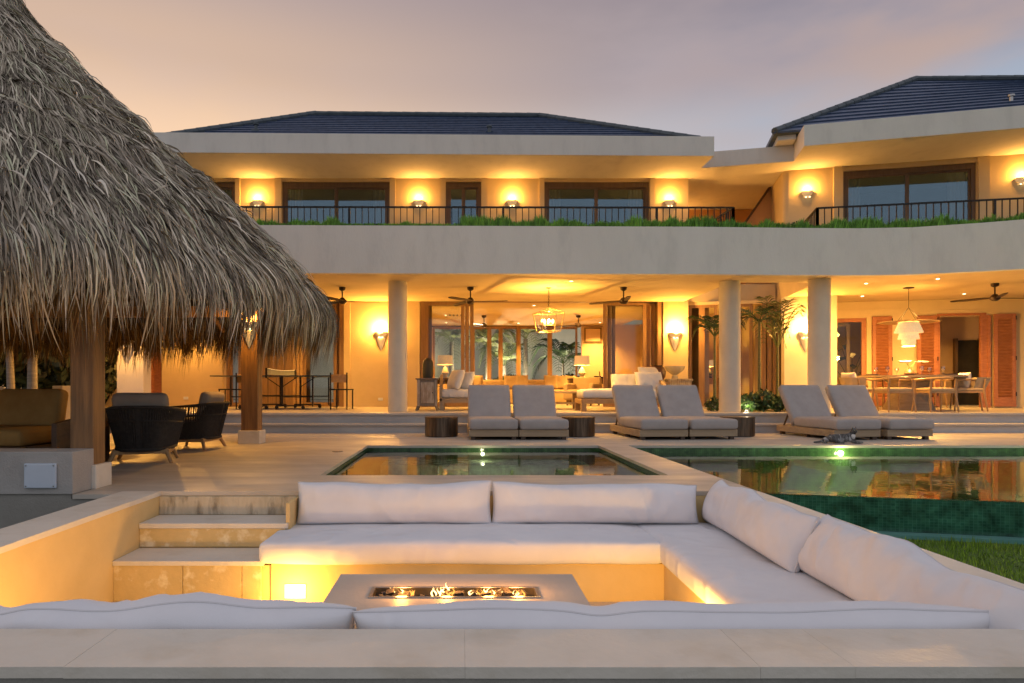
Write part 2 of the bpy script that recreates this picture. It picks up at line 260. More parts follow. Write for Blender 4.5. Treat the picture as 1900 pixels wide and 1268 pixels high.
# ------------------------------------------------------------------ mesh builder
class MB:
    def __init__(s, M=None): s.v = []; s.f = []; s.M = M
    def add(s, vs, fs):
        o = len(s.v)
        if s.M is not None: vs = [tuple(s.M @ Vector(p)) for p in vs]
        s.v.extend(vs); s.f.extend([tuple(i + o for i in f) for f in fs]); return s
    def box(s, x0, x1, y0, y1, z0, z1):
        if x0 > x1: x0, x1 = x1, x0
        if y0 > y1: y0, y1 = y1, y0
        if z0 > z1: z0, z1 = z1, z0
        return s.add([(x0,y0,z0),(x1,y0,z0),(x1,y1,z0),(x0,y1,z0),(x0,y0,z1),(x1,y0,z1),(x1,y1,z1),(x0,y1,z1)],
              [(0,3,2,1),(4,5,6,7),(0,1,5,4),(1,2,6,5),(2,3,7,6),(3,0,4,7)])
    def bar(s, p0, p1, wd, th=None, up=(0, 0, 1)):
        th = th or wd; p0 = Vector(p0); p1 = Vector(p1); d = (p1 - p0).normalized(); u = Vector(up)
        if abs(d.dot(u)) > .98: u = Vector((0, 1, 0))
        a = d.cross(u).normalized() * wd / 2; b = a.cross(d).normalized() * th / 2
        vs = [tuple(p + q) for p in (p0, p1) for q in (-a - b, a - b, a + b, -a + b)]
        return s.add(vs, [(0,3,2,1),(4,5,6,7),(0,1,5,4),(1,2,6,5),(2,3,7,6),(3,0,4,7)])
    def prism(s, poly, z0, z1):
        n = len(poly); ar = sum(poly[i][0]*poly[(i+1)%n][1]-poly[(i+1)%n][0]*poly[i][1] for i in range(n))
        if ar < 0: poly = poly[::-1]
        return s.add([(x,y,z0) for x,y in poly] + [(x,y,z1) for x,y in poly],
              [tuple(range(n))[::-1], tuple(range(n, 2*n))] + [(i,(i+1)%n,n+(i+1)%n,n+i) for i in range(n)])
    def tube(s, pts, rad, n=8, cap=True):
        pts = [Vector(p) for p in pts]; m = len(pts)
        if isinstance(rad, (int, float)): rad = [rad] * m
        vs = []; prev = None
        for i, p in enumerate(pts):
            d = (pts[min(i+1,m-1)] - pts[max(i-1,0)]).normalized()
            if prev is None:
                u = Vector((0,0,1)) if abs(d.z) < .9 else Vector((0,1,0)); a = d.cross(u).normalized()
            else: a = (prev - d * prev.dot(d)).normalized()
            prev = a; b = d.cross(a)
            for k in range(n):
                t = 2*math.pi*k/n; vs.append(tuple(p + (a*math.cos(t) + b*math.sin(t))*rad[i]))
        fs = [(i*n+k, i*n+(k+1)%n, (i+1)*n+(k+1)%n, (i+1)*n+k) for i in range(m-1) for k in range(n)]
        if cap: fs += [tuple(range(n))[::-1], tuple(range((m-1)*n, m*n))]
        return s.add(vs, fs)
    def cyl(s, p0, p1, r0, r1=None, n=16): return s.tube([p0, p1], [r0, r0 if r1 is None else r1], n)
    def lathe(s, prof, c=(0,0,0), n=20, a0=0, a1=2*math.pi, sy=1):
        full = abs(a1 - a0 - 2*math.pi) < 1e-6; m = n if full else n + 1
        vs = [(c[0]+r*math.cos(a0+(a1-a0)*k/n), c[1]+sy*r*math.sin(a0+(a1-a0)*k/n), c[2]+z) for r, z in prof for k in range(m)]
        fs = []
        for i in range(len(prof)-1):
            for k in range(n):
                k2 = (k+1) % m if full else k+1
                fs.append((i*m+k, i*m+k2, (i+1)*m+k2, (i+1)*m+k))
        return s.add(vs, fs)
    def rbox(s, cx, cy_, cz, W, Dp, H, r=.03, n=8, jit=0, seed=0, puff=0):
        # rounded, slightly puffed box; cz = bottom
        hx, hy, hz = W/2, Dp/2, H/2; r = min(r, hx, hy, hz); vs = {}; L = []; fs = []
        def co(h, k):
            st = [-h, -h + r*.3, -h + r] ; m = k
            st += [(-h + r) + (2*h - 2*r) * i / m for i in range(1, m)]
            return st + [h - r, h - r*.3, h]
        xs, ys, zs = co(hx, n), co(hy, n), co(hz, 2)
        def V(p):
            q = Vector(p); c = Vector((max(-hx+r, min(hx-r, q.x)), max(-hy+r, min(hy-r, q.y)), max(-hz+r, min(hz-r, q.z))))
            d = q - c
            if d.length > 1e-9: d = d.normalized() * r
            k = c + d
            if puff:
                e = (1 - (k.x/hx)**4) * (1 - (k.y/hy)**4); k.z += puff * max(0, e) * (1 if k.z > 0 else -.2)
            if jit:
                k += noise.noise_vector(Vector((k.x*2.3+seed*7.1, k.y*2.3, k.z*2.3))) * jit
            key = (round(p[0],5), round(p[1],5), round(p[2],5))
            if key not in vs: vs[key] = len(L); L.append((k.x+cx, k.y+cy_, k.z+cz+hz))
            return vs[key]
        def face(A, B, f, flip):
            for i in range(len(A)-1):
                for j in range(len(B)-1):
                    q = [V(f(A[i],B[j])), V(f(A[i+1],B[j])), V(f(A[i+1],B[j+1])), V(f(A[i],B[j+1]))]
                    fs.append(tuple(q[::-1] if flip else q))
        face(xs, ys, lambda a,b: (a,b,hz), False); face(xs, ys, lambda a,b: (a,b,-hz), True)
        face(xs, zs, lambda a,b: (a,-hy,b), False); face(xs, zs, lambda a,b: (a,hy,b), True)
        face(ys, zs, lambda a,b: (hx,a,b), False); face(ys, zs, lambda a,b: (-hx,a,b), True)
        return s.add(L, fs)
    def build(s, name, m, parent=None, off=None, smooth=False, bevel=0, kind=None, angle=40):
        me = bpy.data.meshes.new(name)
        if off is not None: vv = [(a-off[0], b-off[1], c-off[2]) for a,b,c in s.v]
        else: vv = s.v
        me.from_pydata(vv, [], s.f); me.update()
        if smooth:
            me.shade_smooth(); me.set_sharp_from_angle(angle=R(angle))
        me.materials.append(m)
        o = bpy.data.objects.new(name, me); C.objects.link(o)
        if parent: o.parent = parent
        if bevel:
            b = o.modifiers.new('bevel', 'BEVEL'); b.width = bevel; b.segments = 2; b.limit_method = 'ANGLE'; b.angle_limit = R(50)
        if kind: o['kind'] = kind
        return o
def thing(name, label, cat, loc=(0,0,0), rz=0, group=None, kind=None):
    o = bpy.data.objects.new(name, None); C.objects.link(o); o.empty_display_size = .1
    o.location = loc; o.rotation_euler = (0,0,rz); o['label'] = label; o['category'] = cat
    if group: o['group'] = group
    if kind: o['kind'] = kind
    return o
def tag(o, label, cat, group=None):
    o['label'] = label; o['category'] = cat
    if group: o['group'] = group
    return o
def dup(root, loc, rz=0, label=None, scale=None):
    r = root.copy(); C.objects.link(r); r.location = loc; r.rotation_euler = (root.rotation_euler[0], root.rotation_euler[1], rz)
    if label: r['label'] = label
    if scale: r.scale = (scale,)*3
    def rec(a, b):
        for ch in list(a.children):
            c = ch.copy(); C.objects.link(c); c.parent = b; rec(ch, c)
    rec(root, r); return r
def lamp(name, loc, e, parent=None, color=WARM, rad=.04, typ='POINT', off=None, rot=None, spot=None, size=None, blend=.5):
    d = bpy.data.lights.new(name, typ); d.energy = e; d.color = color
    if typ == 'AREA': d.size = size or .2
    else: d.shadow_soft_size = rad
    if typ == 'SPOT': d.spot_size = R(spot or 110); d.spot_blend = blend
    o = bpy.data.objects.new(name, d); C.objects.link(o)
    if off: loc = tuple(loc[i]-off[i] for i in range(3))
    o.location = loc
    if rot: o.rotation_euler = rot
    if parent: o.parent = parent
    return o
def struct(o): o['kind'] = 'structure'; return o

# ================================================================== GROUND, DECK, TERRACE
ZT = .354                      # terrace floor
struct(MB().box(-400, 400, -200, 900, -1.75, -1.65).build('ground', SOIL))
lawn = MB().prism([(2.45,-12),(30,-12),(30,1.0),(12.5,3.55),(4.78,5.55),(2.45,6.1)], -1.65, -.42)
struct(lawn.build('lawn', mat('lawn_soil', (.08,.13,.022), (.10,.16,.03), rough=.95, scale=9, bump=.6)))
struct(MB().box(-60,-10.2,5.0,60,-1.65,-.02).build('garden_bed', SOIL))
struct(MB().box(-60,60,25.5,60,-1.65,.30).build('courtyard_ground', SOIL))

Z0 = 0.0; TH = .035
dk = MB()
for b in ((-10.2,-3.1,5.77,12.75),(-3.1,-2.78,5.45,12.75),(-2.78,-1.37,5.62,12.75),(-1.37,2.02,5.62,6.64),(-1.37,2.02,10.0,12.75),(2.02,2.45,5.62,12.75),(2.45,16,10.0,12.75)):
    dk.box(b[0],b[1],b[2],b[3],Z0-TH,Z0)
deck = struct(dk.build('pool_deck', DECK))
# masonry under the deck
ub = MB()
for b in ((-10.2,-3.13,5.80,12.75),(-3.13,-2.50,5.63,12.75),(-2.50,-1.40,5.66,12.75),(-1.40,2.05,5.66,6.61),(-1.40,2.05,10.03,12.75),(2.05,2.42,5.66,10.03),(2.05,16,10.03,12.75)):
    ub.box(b[0],b[1],b[2],b[3],-1.65,-TH-.001)
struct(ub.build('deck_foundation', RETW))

tr = thing('terrace', 'raised cream stone terrace in front of the villa with two long steps', 'terrace', (4, 13, 0), kind='structure')
to = (4,13,0)
def tpart(mb, name, m, **k): return mb.build(name, m, tr, off=to, **k)
tpart(MB().box(-10,18,12.76,13.2,-.5,.135), 'step_riser', STEPR)
tpart(MB().box(-10,18,12.72,13.14,.135,.17), 'step_tread', TERR, bevel=.008)
tpart(MB().box(-10,18,13.10,13.6,.171,.318), 'step_riser', STEPR)
tm = MB()     # terrace paving with a hole for the planting bed
for b in ((-10,5.72,13.07,25.5),(5.72,7.2,13.07,13.75),(7.2,18,13.07,16.0),(8.2,18,16.0,25.5),(5.72,8.2,17.3,25.5),(7.2,7.6,14,16.0)):
    pass
tm.box(-10,5.62,13.07,25.5,.319,ZT).box(5.62,7.15,13.07,13.72,.319,ZT).box(7.15,18,13.07,25.5,.319,ZT).box(5.62,7.15,17.0,25.5,.319,ZT)
tpart(tm, 'paving', TERR)
tpart(MB().box(-10,18,13.62,25.5,-1.6,.25), 'base', STEPR)
tpart(MB().box(5.62,7.15,13.72,17.0,.25,.30), 'planting_soil', SOIL)

# ================================================================== POOLS
ht = thing('hot_tub', 'square green tiled plunge pool sunk in the deck behind the sofa', 'plunge pool', (.325, 8.3, 0))
ho = (.325,8.3,0)
X0,X1,Y0,Y1 = -1.385,2.035,6.625,10.015; zb = -.62
mb = MB(); mb.box(X0-.02,X0,Y0,Y1,zb,-TH-.002); mb.box(X1,X1+.012,Y0,Y1,zb,-TH-.002); mb.box(X0,X1,Y0-.012,Y0,zb,-TH-.002); mb.box(X0,X1,Y1,Y1+.012,zb,-TH-.002)
mb.build('tiled_wall', PTILE, ht, off=ho)
MB().box(X0,X1,Y0,Y1,zb-.05,zb).build('tiled_floor', PFLOOR, ht, off=ho)
MB().box(X0+.3,X1-.3,Y1-.80,Y1,zb,-.20).build('light_catch_ledge', PFLOOR, ht, off=ho)  # added ledge, catches the lamp as an ellipse of light
MB().add([(X0,Y0,-.07),(X1,Y0,-.07),(X1,Y1,-.07),(X0,Y1,-.07)],[(0,1,2,3)]).build('water_surface', WATER, ht, off=ho)
pl = MB().cyl((.32,Y1,-.125),(.32,Y1-.012,-.125),.03,n=20).build('pool_light', POOLL, ht, off=ho)
lamp('pool_lamp', (.32,Y1-.30,-.095), 3.2, ht, color=(1,.88,.55), rad=.005, off=ho)
lamp('added_pool_fill', (.32,Y1-.85,-.25), 420, ht, color=(1,.93,.58), rad=.05, typ='SPOT', rot=(R(-48),0,0), spot=100, blend=1, off=ho)  # added unseen underwater fill light, brightens the water and floor

bp = thing('swimming_pool', 'large green tiled swimming pool with a vanishing edge towards the lawn', 'swimming pool', (7, 8, 0))
bo = (7,8,0)
E = [(2.47,6.35),(4.78,5.79),(8.0,4.9),(12.5,3.6),(16,2.5)]       # vanishing edge, inner line
def offs(d): return [(x - .236*d*0, y - d) for x,y in E]
mb = MB(); mb.box(2.40,2.437,6.0,10.04,-1.3,-TH-.002); mb.box(2.437,16,10.015,10.04,-1.3,-TH-.002); mb.box(16,16.05,2,10.04,-1.3,-TH)
mb.build('tiled_wall', PTILE, bp, off=bo)
MB().prism(E + [(16,10.015),(2.437,10.015)], -.95, -.90).build('tiled_floor', PFLOOR, bp, off=bo)
poly = [(2.43,6.36)] + E[1:]
MB().prism(poly + [(x,y-.16) for x,y in poly[::-1]], -.385, -.106).build('vanishing_edge_wall', PTILEW, bp, off=bo)
MB().prism(poly + [(x,y-.10) for x,y in poly[::-1]], -1.6, -.386).build('edge_wall_base', PTILEW, bp, off=bo)
MB().prism([(2.47,6.22)]+[(x,y-.16) for x,y in E[1:]] + [(x,y-.30) for x,y in E[::-1]], -.60, -.388).build('catch_trough', TROUGH, bp, off=bo)
MB().add([(x,y-.13,-.10) for x,y in poly] + [(16,10.015,-.10),(2.437,10.015,-.10)], [(0,1,2,3,4,5,6)]).build('water_surface', WATER, bp, off=bo)
for px in (1560, 1990, 2400):
    xx = PX(px,10)
    MB().cyl((xx,10.012,-.12),(xx,10.0,-.12),.045,n=20).build('pool_light', POOLL, bp, off=bo)
    lamp('pool_lamp', (xx,9.90,-.13), 9, bp, color=(1,.86,.50), rad=.004, off=bo)
    lamp('added_pool_fill', (xx,9.86,-.30), 1300, bp, color=(1,.86,.58), rad=.05, typ='SPOT', rot=(R(-50),0,0), spot=100, blend=1, off=bo)  # added fill lights under water, no visible fixture, brighten the whole pool

# ================================================================== SUNKEN SEATING PIT
pt = thing('sunken_seating_pit', 'sunken plastered seating pit with stone coping and steps down', 'seating pit', (-.15, 3.9, -.67))
po = (-.15,3.9,-.67)
IX0,IX1,IY0,IY1,PF = -2.475,2.14,2.42,5.62,-.67
mb = MB()
mb.box(IX0-.29,IX0,2.13,IY1,-1.65,-TH-.001).box(IX1,2.435,2.13,6.2,-1.65,-TH-.001).box(IX0,IX1,2.13,IY0,-1.65,-TH-.001)
mb.build('pit_wall', PIT, pt, off=po)
MB().box(IX0,IX1,IY1+.002,IY1+.04,-1.6,-TH-.002).build('back_wall', PIT, pt, off=po)
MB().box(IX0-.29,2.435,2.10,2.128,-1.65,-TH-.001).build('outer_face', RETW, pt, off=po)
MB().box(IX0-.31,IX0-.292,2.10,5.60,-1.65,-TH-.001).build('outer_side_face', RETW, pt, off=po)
MB().box(IX0,IX1,IY0,IY1,PF-.1,PF).build('pit_floor', TERR, pt, off=po)
# coping stones, each its own slab with narrow joints
def coping(x0,x1,y0,y1,seed):
    random.seed(seed); m = MB(); dz = ru(-.0008,.0008)
    nseg = max(2, int(max(x1-x0, y1-y0)/.18)); 
    if x1-x0 > y1-y0:
        pts = [(x0+(x1-x0)*i/nseg, y0 + noise.noise(Vector((i*.9+seed,0,0)))*.004) for i in range(nseg+1)]
        m.prism(pts + [(x1,y1),(x0,y1)], -TH+dz, dz)
    else: m.box(x0,x1,y0,y1,-TH+dz,dz)
    return m.build('coping_stone', STONE, pt, off=po)
J = .0006
xs = [-2.78,-2.0,-1.22,.013,.92,1.21,1.9,2.45]
for i in range(len(xs)-1): coping(xs[i]+J/2, xs[i+1]-J/2, 2.095, 2.425, i+1)
ys = [2.425,3.1,3.8,4.55,5.1,5.62]
for i in range(len(ys)-1): coping(-2.785, -2.468, ys[i]+J/2, ys[i+1]-J/2, 20+i)
ys = [2.425,3.2,4.1,4.9,5.62]
for i in range(len(ys)-1): coping(2.133, 2.455, ys[i]+J/2, ys[i+1]-J/2, 40+i)
# steps
sx = -1.35
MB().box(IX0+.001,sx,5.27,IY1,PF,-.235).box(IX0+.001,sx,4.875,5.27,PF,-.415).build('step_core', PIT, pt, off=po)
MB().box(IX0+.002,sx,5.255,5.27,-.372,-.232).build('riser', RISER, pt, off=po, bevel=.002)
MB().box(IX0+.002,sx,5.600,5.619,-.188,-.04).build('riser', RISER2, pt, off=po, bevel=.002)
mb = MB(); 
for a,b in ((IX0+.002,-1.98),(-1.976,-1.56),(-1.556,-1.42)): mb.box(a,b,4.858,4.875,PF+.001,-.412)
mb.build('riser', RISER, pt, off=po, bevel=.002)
MB().box(IX0+.002,sx+.02,5.245,5.60,-.230,-.190).build('tread', STONE, pt, off=po, bevel=.004)
MB().box(IX0+.002,-1.40,4.845,5.253,-.412,-.378).build('tread', STONE, pt, off=po, bevel=.004)
# benches
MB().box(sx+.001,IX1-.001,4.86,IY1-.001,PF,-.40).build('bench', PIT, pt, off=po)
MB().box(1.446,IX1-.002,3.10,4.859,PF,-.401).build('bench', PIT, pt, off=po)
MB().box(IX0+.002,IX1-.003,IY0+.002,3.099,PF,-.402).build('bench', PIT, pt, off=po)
MB().box(sx,sx+.03,5.27,5.60,-.40,-.04).build('stub_wall', PIT, pt, off=po)
def steplight(x, y, z, face, label, e=24):
    st = thing('step_light', label, 'light', (x,y,z))
    M0 = Matrix.Rotation(face,4,'Z')
    MB(M0).box(-.075,.075,-.006,-.001,-.05,.05).build('bezel', WHITEP, st)
    MB(M0).box(-.068,.068,-.009,-.0055,-.044,.044).build('lens', STEPL, st)
    d = M0 @ Vector((0,-.15,.0))
    l = lamp('step_lamp', d, e*1.35, st, color=(1,.52,.10), rad=.05)
    return st
steplight(PX(548,4.86), 4.858, PZ(1097,4.86), 0, 'square glowing step light on the bench wall beside the pit steps', 11)
steplight(1.444, 3.75, -.56, R(-90), 'square step light low on the side bench wall behind the fire table')
steplight(-1.9, 3.103, -.56, R(180), 'square step light on the near bench wall facing the pit steps')

def cushion(name, label, x0,x1,y0,y1,z0,z1, m=FAB, r=.05, seed=1, group=None, jit=.008, puff=.02, cat='cushion'):
    cx_,cy_ = (x0+x1)/2,(y0+y1)/2
    o = MB().rbox(0,0,0,x1-x0,y1-y0,z1-z0,r,n=14,jit=jit,seed=seed,puff=puff).build(name, m, smooth=True, angle=80)
    o.location = (cx_,cy_,z0); tag(o,label,cat,group); return o
G = 'white seat cushions of the pit'
cushion('seat_cushion','long white seat cushion on the back bench behind the fire table',-1.43,1.44,4.80,5.60,-.398,-.245,seed=1,group=G,r=.045)
cushion('seat_cushion','long white seat cushion on the side bench next to the pool',1.40,2.12,2.45,5.58,-.396,-.243,seed=2,group=G,r=.045)
cushion('seat_cushion','white seat cushion on the near bench hidden behind the front pillows',-2.45,1.39,2.44,3.12,-.399,-.246,seed=3,group=G)

def pillow_mesh(mb, W, H, T, seed=0, nu=90, nv=26, crump=.012, pinch=.05, kinks=()):
    top, bot = {}, {}; L = []; fs = []; edge = []
    for i in range(nu+1):
        for j in range(nv+1):
            u = -1 + 2*i/nu; v = -1 + 2*j/nv
            u = math.sin(u*math.pi/2)*.35 + u*.65; v = math.sin(v*math.pi/2)*.35 + v*.65
            e = max(0,(1-abs(u)**5)*(1-abs(v)**2.6))
            th = T/2*e**.42
            x = W/2*u*(1-.02*(1-v*v)*abs(u)); z = H/2*(1 + v*(1-pinch*(1-u*u)*abs(v)))
            z += pinch*.25*H*max(0,abs(u)-.9)*10*(.5 if v>0 else -.1)
            q = Vector((x*2.2+seed*5.3, z*3.0, 0))
            nzv = noise.noise(q)*crump*1.5 + noise.noise(q*3.1)*crump*.6
            fold = sum(-a*math.exp(-((x-c)/wd)**2) for c,a,wd in kinks)
            zz = z + noise.noise(Vector((x*2.6+seed*3.7, 9.1, 0)))*crump*1.6*max(0,v) + fold*max(0,v*.5+.5)
            crease = abs(noise.noise(Vector((x*5+z*2+seed, z*2.2, 3.3))))*crump*.9
            edgepin = math.sin(x*17+seed)*crump*.35*abs(v)**3
            rid = lambda q_: (1-abs(noise.noise(q_))*2.2)
            edgepin += max(0,rid(Vector((x*6+z*3+seed*2.3, z*1.6-x*1.1, 7.7))))**3*crump*.55*(.35+.65*abs(v))
            edgepin += max(0,rid(Vector((x*9-z*6+seed, z*3+x*2, 1.7))))**3*crump*.30*(.3+.7*abs(v)**2)
            yf = -(th + (nzv-crease+edgepin)*min(1,e*2)); yb = th + nzv*min(1,e*2)*.5
            tw = noise.noise(Vector((x*1.3+seed*2.1, 4.4, 0)))*crump*1.2
            top[i,j] = len(L); L.append((x, yf+tw, zz))
            if i in (0,nu) or j in (0,nv): bot[i,j] = top[i,j]
            else: bot[i,j] = len(L); L.append((x, yb+tw, zz))
    for i in range(nu):
        for j in range(nv):
            fs.append((top[i,j],top[i+1,j],top[i+1,j+1],top[i,j+1])); fs.append((bot[i,j],bot[i,j+1],bot[i+1,j+1],bot[i+1,j]))
    ring = [(i,0) for i in range(nu)] + [(nu,j) for j in range(nv)] + [(i,nv) for i in range(nu,0,-1)] + [(0,j) for j in range(nv,0,-1)]
    mb.add(L, fs); return [L[top[k]] for k in ring]
def pillow(label, loc, W, H, T, rz=0, tilt=0, seed=0, roll=0, m=FAB, group=None, crump=.012, name='back_pillow', cat='pillow', kinks=(), pinch=.05, pipe=True, nu=90):
    mb = MB(); ring = pillow_mesh(mb, W, H, T, seed, crump=crump, kinks=kinks, pinch=pinch, nu=nu)
    o = mb.build(name, m, smooth=True, angle=85)
    if pipe:
        p = MB().tube(ring+[ring[0]], .0045, 5, cap=False).build('piping', PIPE, o, smooth=True)
    from mathutils import Euler
    o.rotation_euler = (Matrix.Rotation(rz,4,'Z') @ Matrix.Rotation(roll,4,'Y') @ Matrix.Rotation(tilt,4,'X')).to_euler()
    o.location = loc; tag(o,label,cat,group); return o
G = 'white back pillows of the pit sofa'
pillow('white back pillow next to the pit steps, behind the fire table', (-.535,5.47,-.245), 1.56,.335,.25, tilt=R(-9), seed=1, group=G, crump=.014)
pillow('white back pillow in the middle of the back bench near the corner', (1.08,5.48,-.245), 1.66,.325,.25, tilt=R(-10), seed=2, group=G, crump=.016)
pillow('white back pillow leaning in the far corner beside the pool', (1.97,4.80,-.235), 1.66,.36,.27, rz=R(-92), tilt=R(-24), seed=3, group=G, crump=.022)
pillow('crumpled white back pillow on the side bench nearest the lawn', (1.98,3.22,-.235), 1.70,.37,.27, rz=R(-93), tilt=R(-27), seed=4, group=G, crump=.028)
pillow('crumpled white pillow on the near bench, the one closer to the steps', (-1.33,2.64,-.245), 1.88,.300,.25, rz=R(180), tilt=R(-20), seed=5, group=G, crump=.034, kinks=((.42,.035,.10),))
pillow('extra long white pillow lying along the near stone coping', (.79,2.63,-.245), 2.38,.295,.26, rz=R(180), tilt=R(-20), seed=8, group=G, crump=.015, kinks=((.27,.020,.10),), nu=130)

# fire table
ft = thing('fire_table', 'low grey stone fire table in the middle of the pit', 'fire table', (-.03,3.85,PF))
fo = (-.03,3.85,PF)
MB().box(-.70,.64,3.46,4.24,PF,-.375).build('pedestal', PIT, ft, off=fo)
mb = MB(); tx0,tx1,ty0,ty1 = -.755,.70,3.4,4.30; bx0,bx1,by0,by1 = -.52,.45,3.81,4.02
mb.box(tx0,bx0,ty0,ty1,-.372,-.32).box(bx1,tx1,ty0,ty1,-.372,-.32).box(bx0,bx1,ty0,by0,-.372,-.32).box(bx0,bx1,by1,ty1,-.372,-.32)
mb.build('tabletop', mat('fire_table_stone',(.50,.46,.40),(.43,.395,.345),rough=.5,scale=2.5,bump=.15,bscale=30), ft, off=fo)
mb = MB(); f = .022; zt = -.314
mb.box(bx0,bx1,by0,by0+f,-.36,zt).box(bx0,bx1,by1-f,by1,-.36,zt).box(bx0,bx0+f,by0+f,by1-f,-.36,zt).box(bx1-f,bx1,by0+f,by1-f,-.36,zt)
mb.build('burner_rim', STEEL, ft, off=fo, bevel=.002)
MB().box(bx0+f,bx1-f,by0+f,by1-f,-.37,-.362).build('burner_tray', BLACK, ft, off=fo)
random.seed(11)
for i in range(34):
    x = ru(bx0+.05,bx1-.05); y = ru(by0+.05,by1-.05); s_ = ru(.014,.03)
    m = MB(Matrix.Translation((x,y,-.345+ru(0,.012))) @ Matrix.Rotation(ru(0,6),4,(rnd(),rnd(),1)))
    V8 = [(-1,-.8,-.7),(.9,-1,-.6),(1,.8,-.8),(-.8,1,-.6),(-.7,-.6,.8),(.8,-.7,.7),(.6,.9,.9),(-.9,.7,.6)]
    m.add([(a*s_*ru(.8,1.2),b*s_*ru(.8,1.2),c*s_) for a,b,c in V8], [(0,3,2,1),(4,5,6,7),(0,1,5,4),(1,2,6,5),(2,3,7,6),(3,0,4,7)])
    m.build('lava_rock', LAVA, ft, off=fo)
def flame(x,y,h,wd,seed,m):
    random.seed(seed); mb = MB()
    for k in range(3):
        a = ru(0,6.28); pts = []; rr = []; cx_,cy_ = x+ru(-wd,wd)*.8, y+ru(-.02,.02); hh = h*ru(.5,1.1)
        for i in range(8):
            t = i/7; pts.append((cx_+math.sin(t*4+a)*wd*.45*t+wd*.5*t*math.cos(a), cy_+math.cos(t*5+a)*wd*.2*t, -.335+hh*t)); rr.append(max(.0008,wd*.16*math.sin(math.pi*min(.98,t*.85+.12))*(1-t*.7)))
        mb.tube(pts, rr, 6)
    mb.build('flame', m, ft, off=fo, smooth=True)
for px,h,wd,sd in ((735,.055,.05,1),(750,.05,.04,2),(765,.05,.04,12),(815,.075,.045,3),(828,.085,.05,13),(840,.06,.04,4),(868,.045,.05,5),(886,.05,.04,6),(913,.075,.045,7),(925,.06,.03,17),(962,.055,.04,8),(958,.05,.03,9)):
    X_ = PX(px,3.92); flame(X_, 3.915+ru(-.03,.03), h*.72, wd, sd, FLAMEC if sd%2 else FLAME)
for X_ in (-.34,-.08,.16,.33): lamp('fire_lamp', (X_,3.91,-.27), 4, ft, color=(1,.40,.08), rad=.03, off=fo)

# ================================================================== LOW WALL left + panel
lw = thing('low_garden_wall', 'low rendered wall with a square end beside the thatched pavilion', 'wall', (-6.5,5.6,0))
MB().box(-14,-3.10,5.45,5.77,.001,.34).build('wall_body', mat('low_wall_render',(.42,.40,.37),(.36,.345,.32),rough=.9,scale=4,bump=.35,bscale=70), lw, off=(-6.5,5.6,0), bevel=.006)
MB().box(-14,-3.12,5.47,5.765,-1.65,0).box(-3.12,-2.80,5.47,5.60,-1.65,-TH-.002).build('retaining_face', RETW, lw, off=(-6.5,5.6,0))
pn = thing('utility_panel', 'pale blue grey square cover plate screwed on the low rendered wall', 'cover plate', (PX(77,5.45),5.448,.15))
MB().box(-.128,.128,-.022,0,-.098,.10).build('plate', PANELM, pn, bevel=.008)
for a in (-1,1):
    for b in (-1,1): MB().cyl((a*.11,-.026,.001+b*.082),(a*.11,-.022,.001+b*.082),.006,n=8).build('screw', STEEL, pn)
# yellow wall at the far side of the pavilion
yw = thing('stepped_boundary_wall', 'warm lit plastered boundary wall with stepped top behind the brown sofa', 'wall', (-8.5,11.6,0))
mb = MB(); D_=11.5
mb.box(-14,PX(98,D_),D_,D_+.25,0,PZ(726,D_)).box(PX(98,D_),PX(117,D_),D_-.02,D_+1.2,0,PZ(716,D_)).box(-14,PX(9,D_),D_-.02,D_,0,PZ(718,D_)).build('wall_body', PLAS, yw, off=(-8.5,11.6,0), bevel=.01)

# ================================================================== VILLA
vo = (0, 17.2, ZT)
villa = thing('villa', 'two storey cream rendered villa with deep flat eaves and dark slate hip roofs', 'house', vo)
def vp(mb, name, m, parent=None, **k): 
    return mb.build(name, m, parent or villa, off=vo, **k)
YW = 17.2; ZC = 3.01; ZU = 3.45; ZS = 6.11
def X72(px): return PX(px, YW)
WM = Matrix.Translation((7.84,16.6,0)) @ Matrix.Rotation(R(-14),4,'Z')      # right wing, upper wall
# --- first floor slab and ceilings
front = [(-9.6,12.78),(-3.39,12.84),(4.56,12.97),(6.2,13.06),(7.6,13.10),(8.6,13.02),(9.6,12.68),(10.23,12.40),(14.5,10.6)]
back_ = [(x+.02*i*0, y+.14) for i,(x,y) in enumerate(front)]
vp(MB().prism([(-9.55,12.93),(5.6,13.14),(5.6,19.0),(-9.55,19.0)], ZC, ZU), 'floor_slab', PLASW)
vp(MB().prism([(5.601,13.14),(7.149,13.25),(7.149,14.1),(5.601,14.1)], ZC+.001, ZU), 'floor_slab', PLASW)
vp(MB().prism([(7.15,13.24),(7.7,13.24),(8.7,13.14),(9.7,12.80),(10.3,12.53),(14.4,10.75),(16,17),(16,22),(8.9,22),(7.86,16.6)], ZC+.0005, ZU), 'floor_slab', PLASW)
vp(MB().prism([(5.601,17.25),(7.95,17.25),(8.85,22),(5.601,22)], ZC+.001, ZU), 'floor_slab', PLASW)
vp(MB().prism([(-9.55,19.001),(5.6,19.001),(5.6,24.3),(-9.55,24.3)], ZC+.0007, ZU), 'floor_slab', PLASW)
vp(MB().prism(front + back_[::-1], 3.0, 3.90), 'balcony_fascia', FASC)
# planter shelf behind the fascia
vp(MB().prism([(x,y+.141) for x,y in front] + [(x,y+.95) for x,y in front[::-1]], ZU+.001, 3.87), 'planter_box', SOIL)
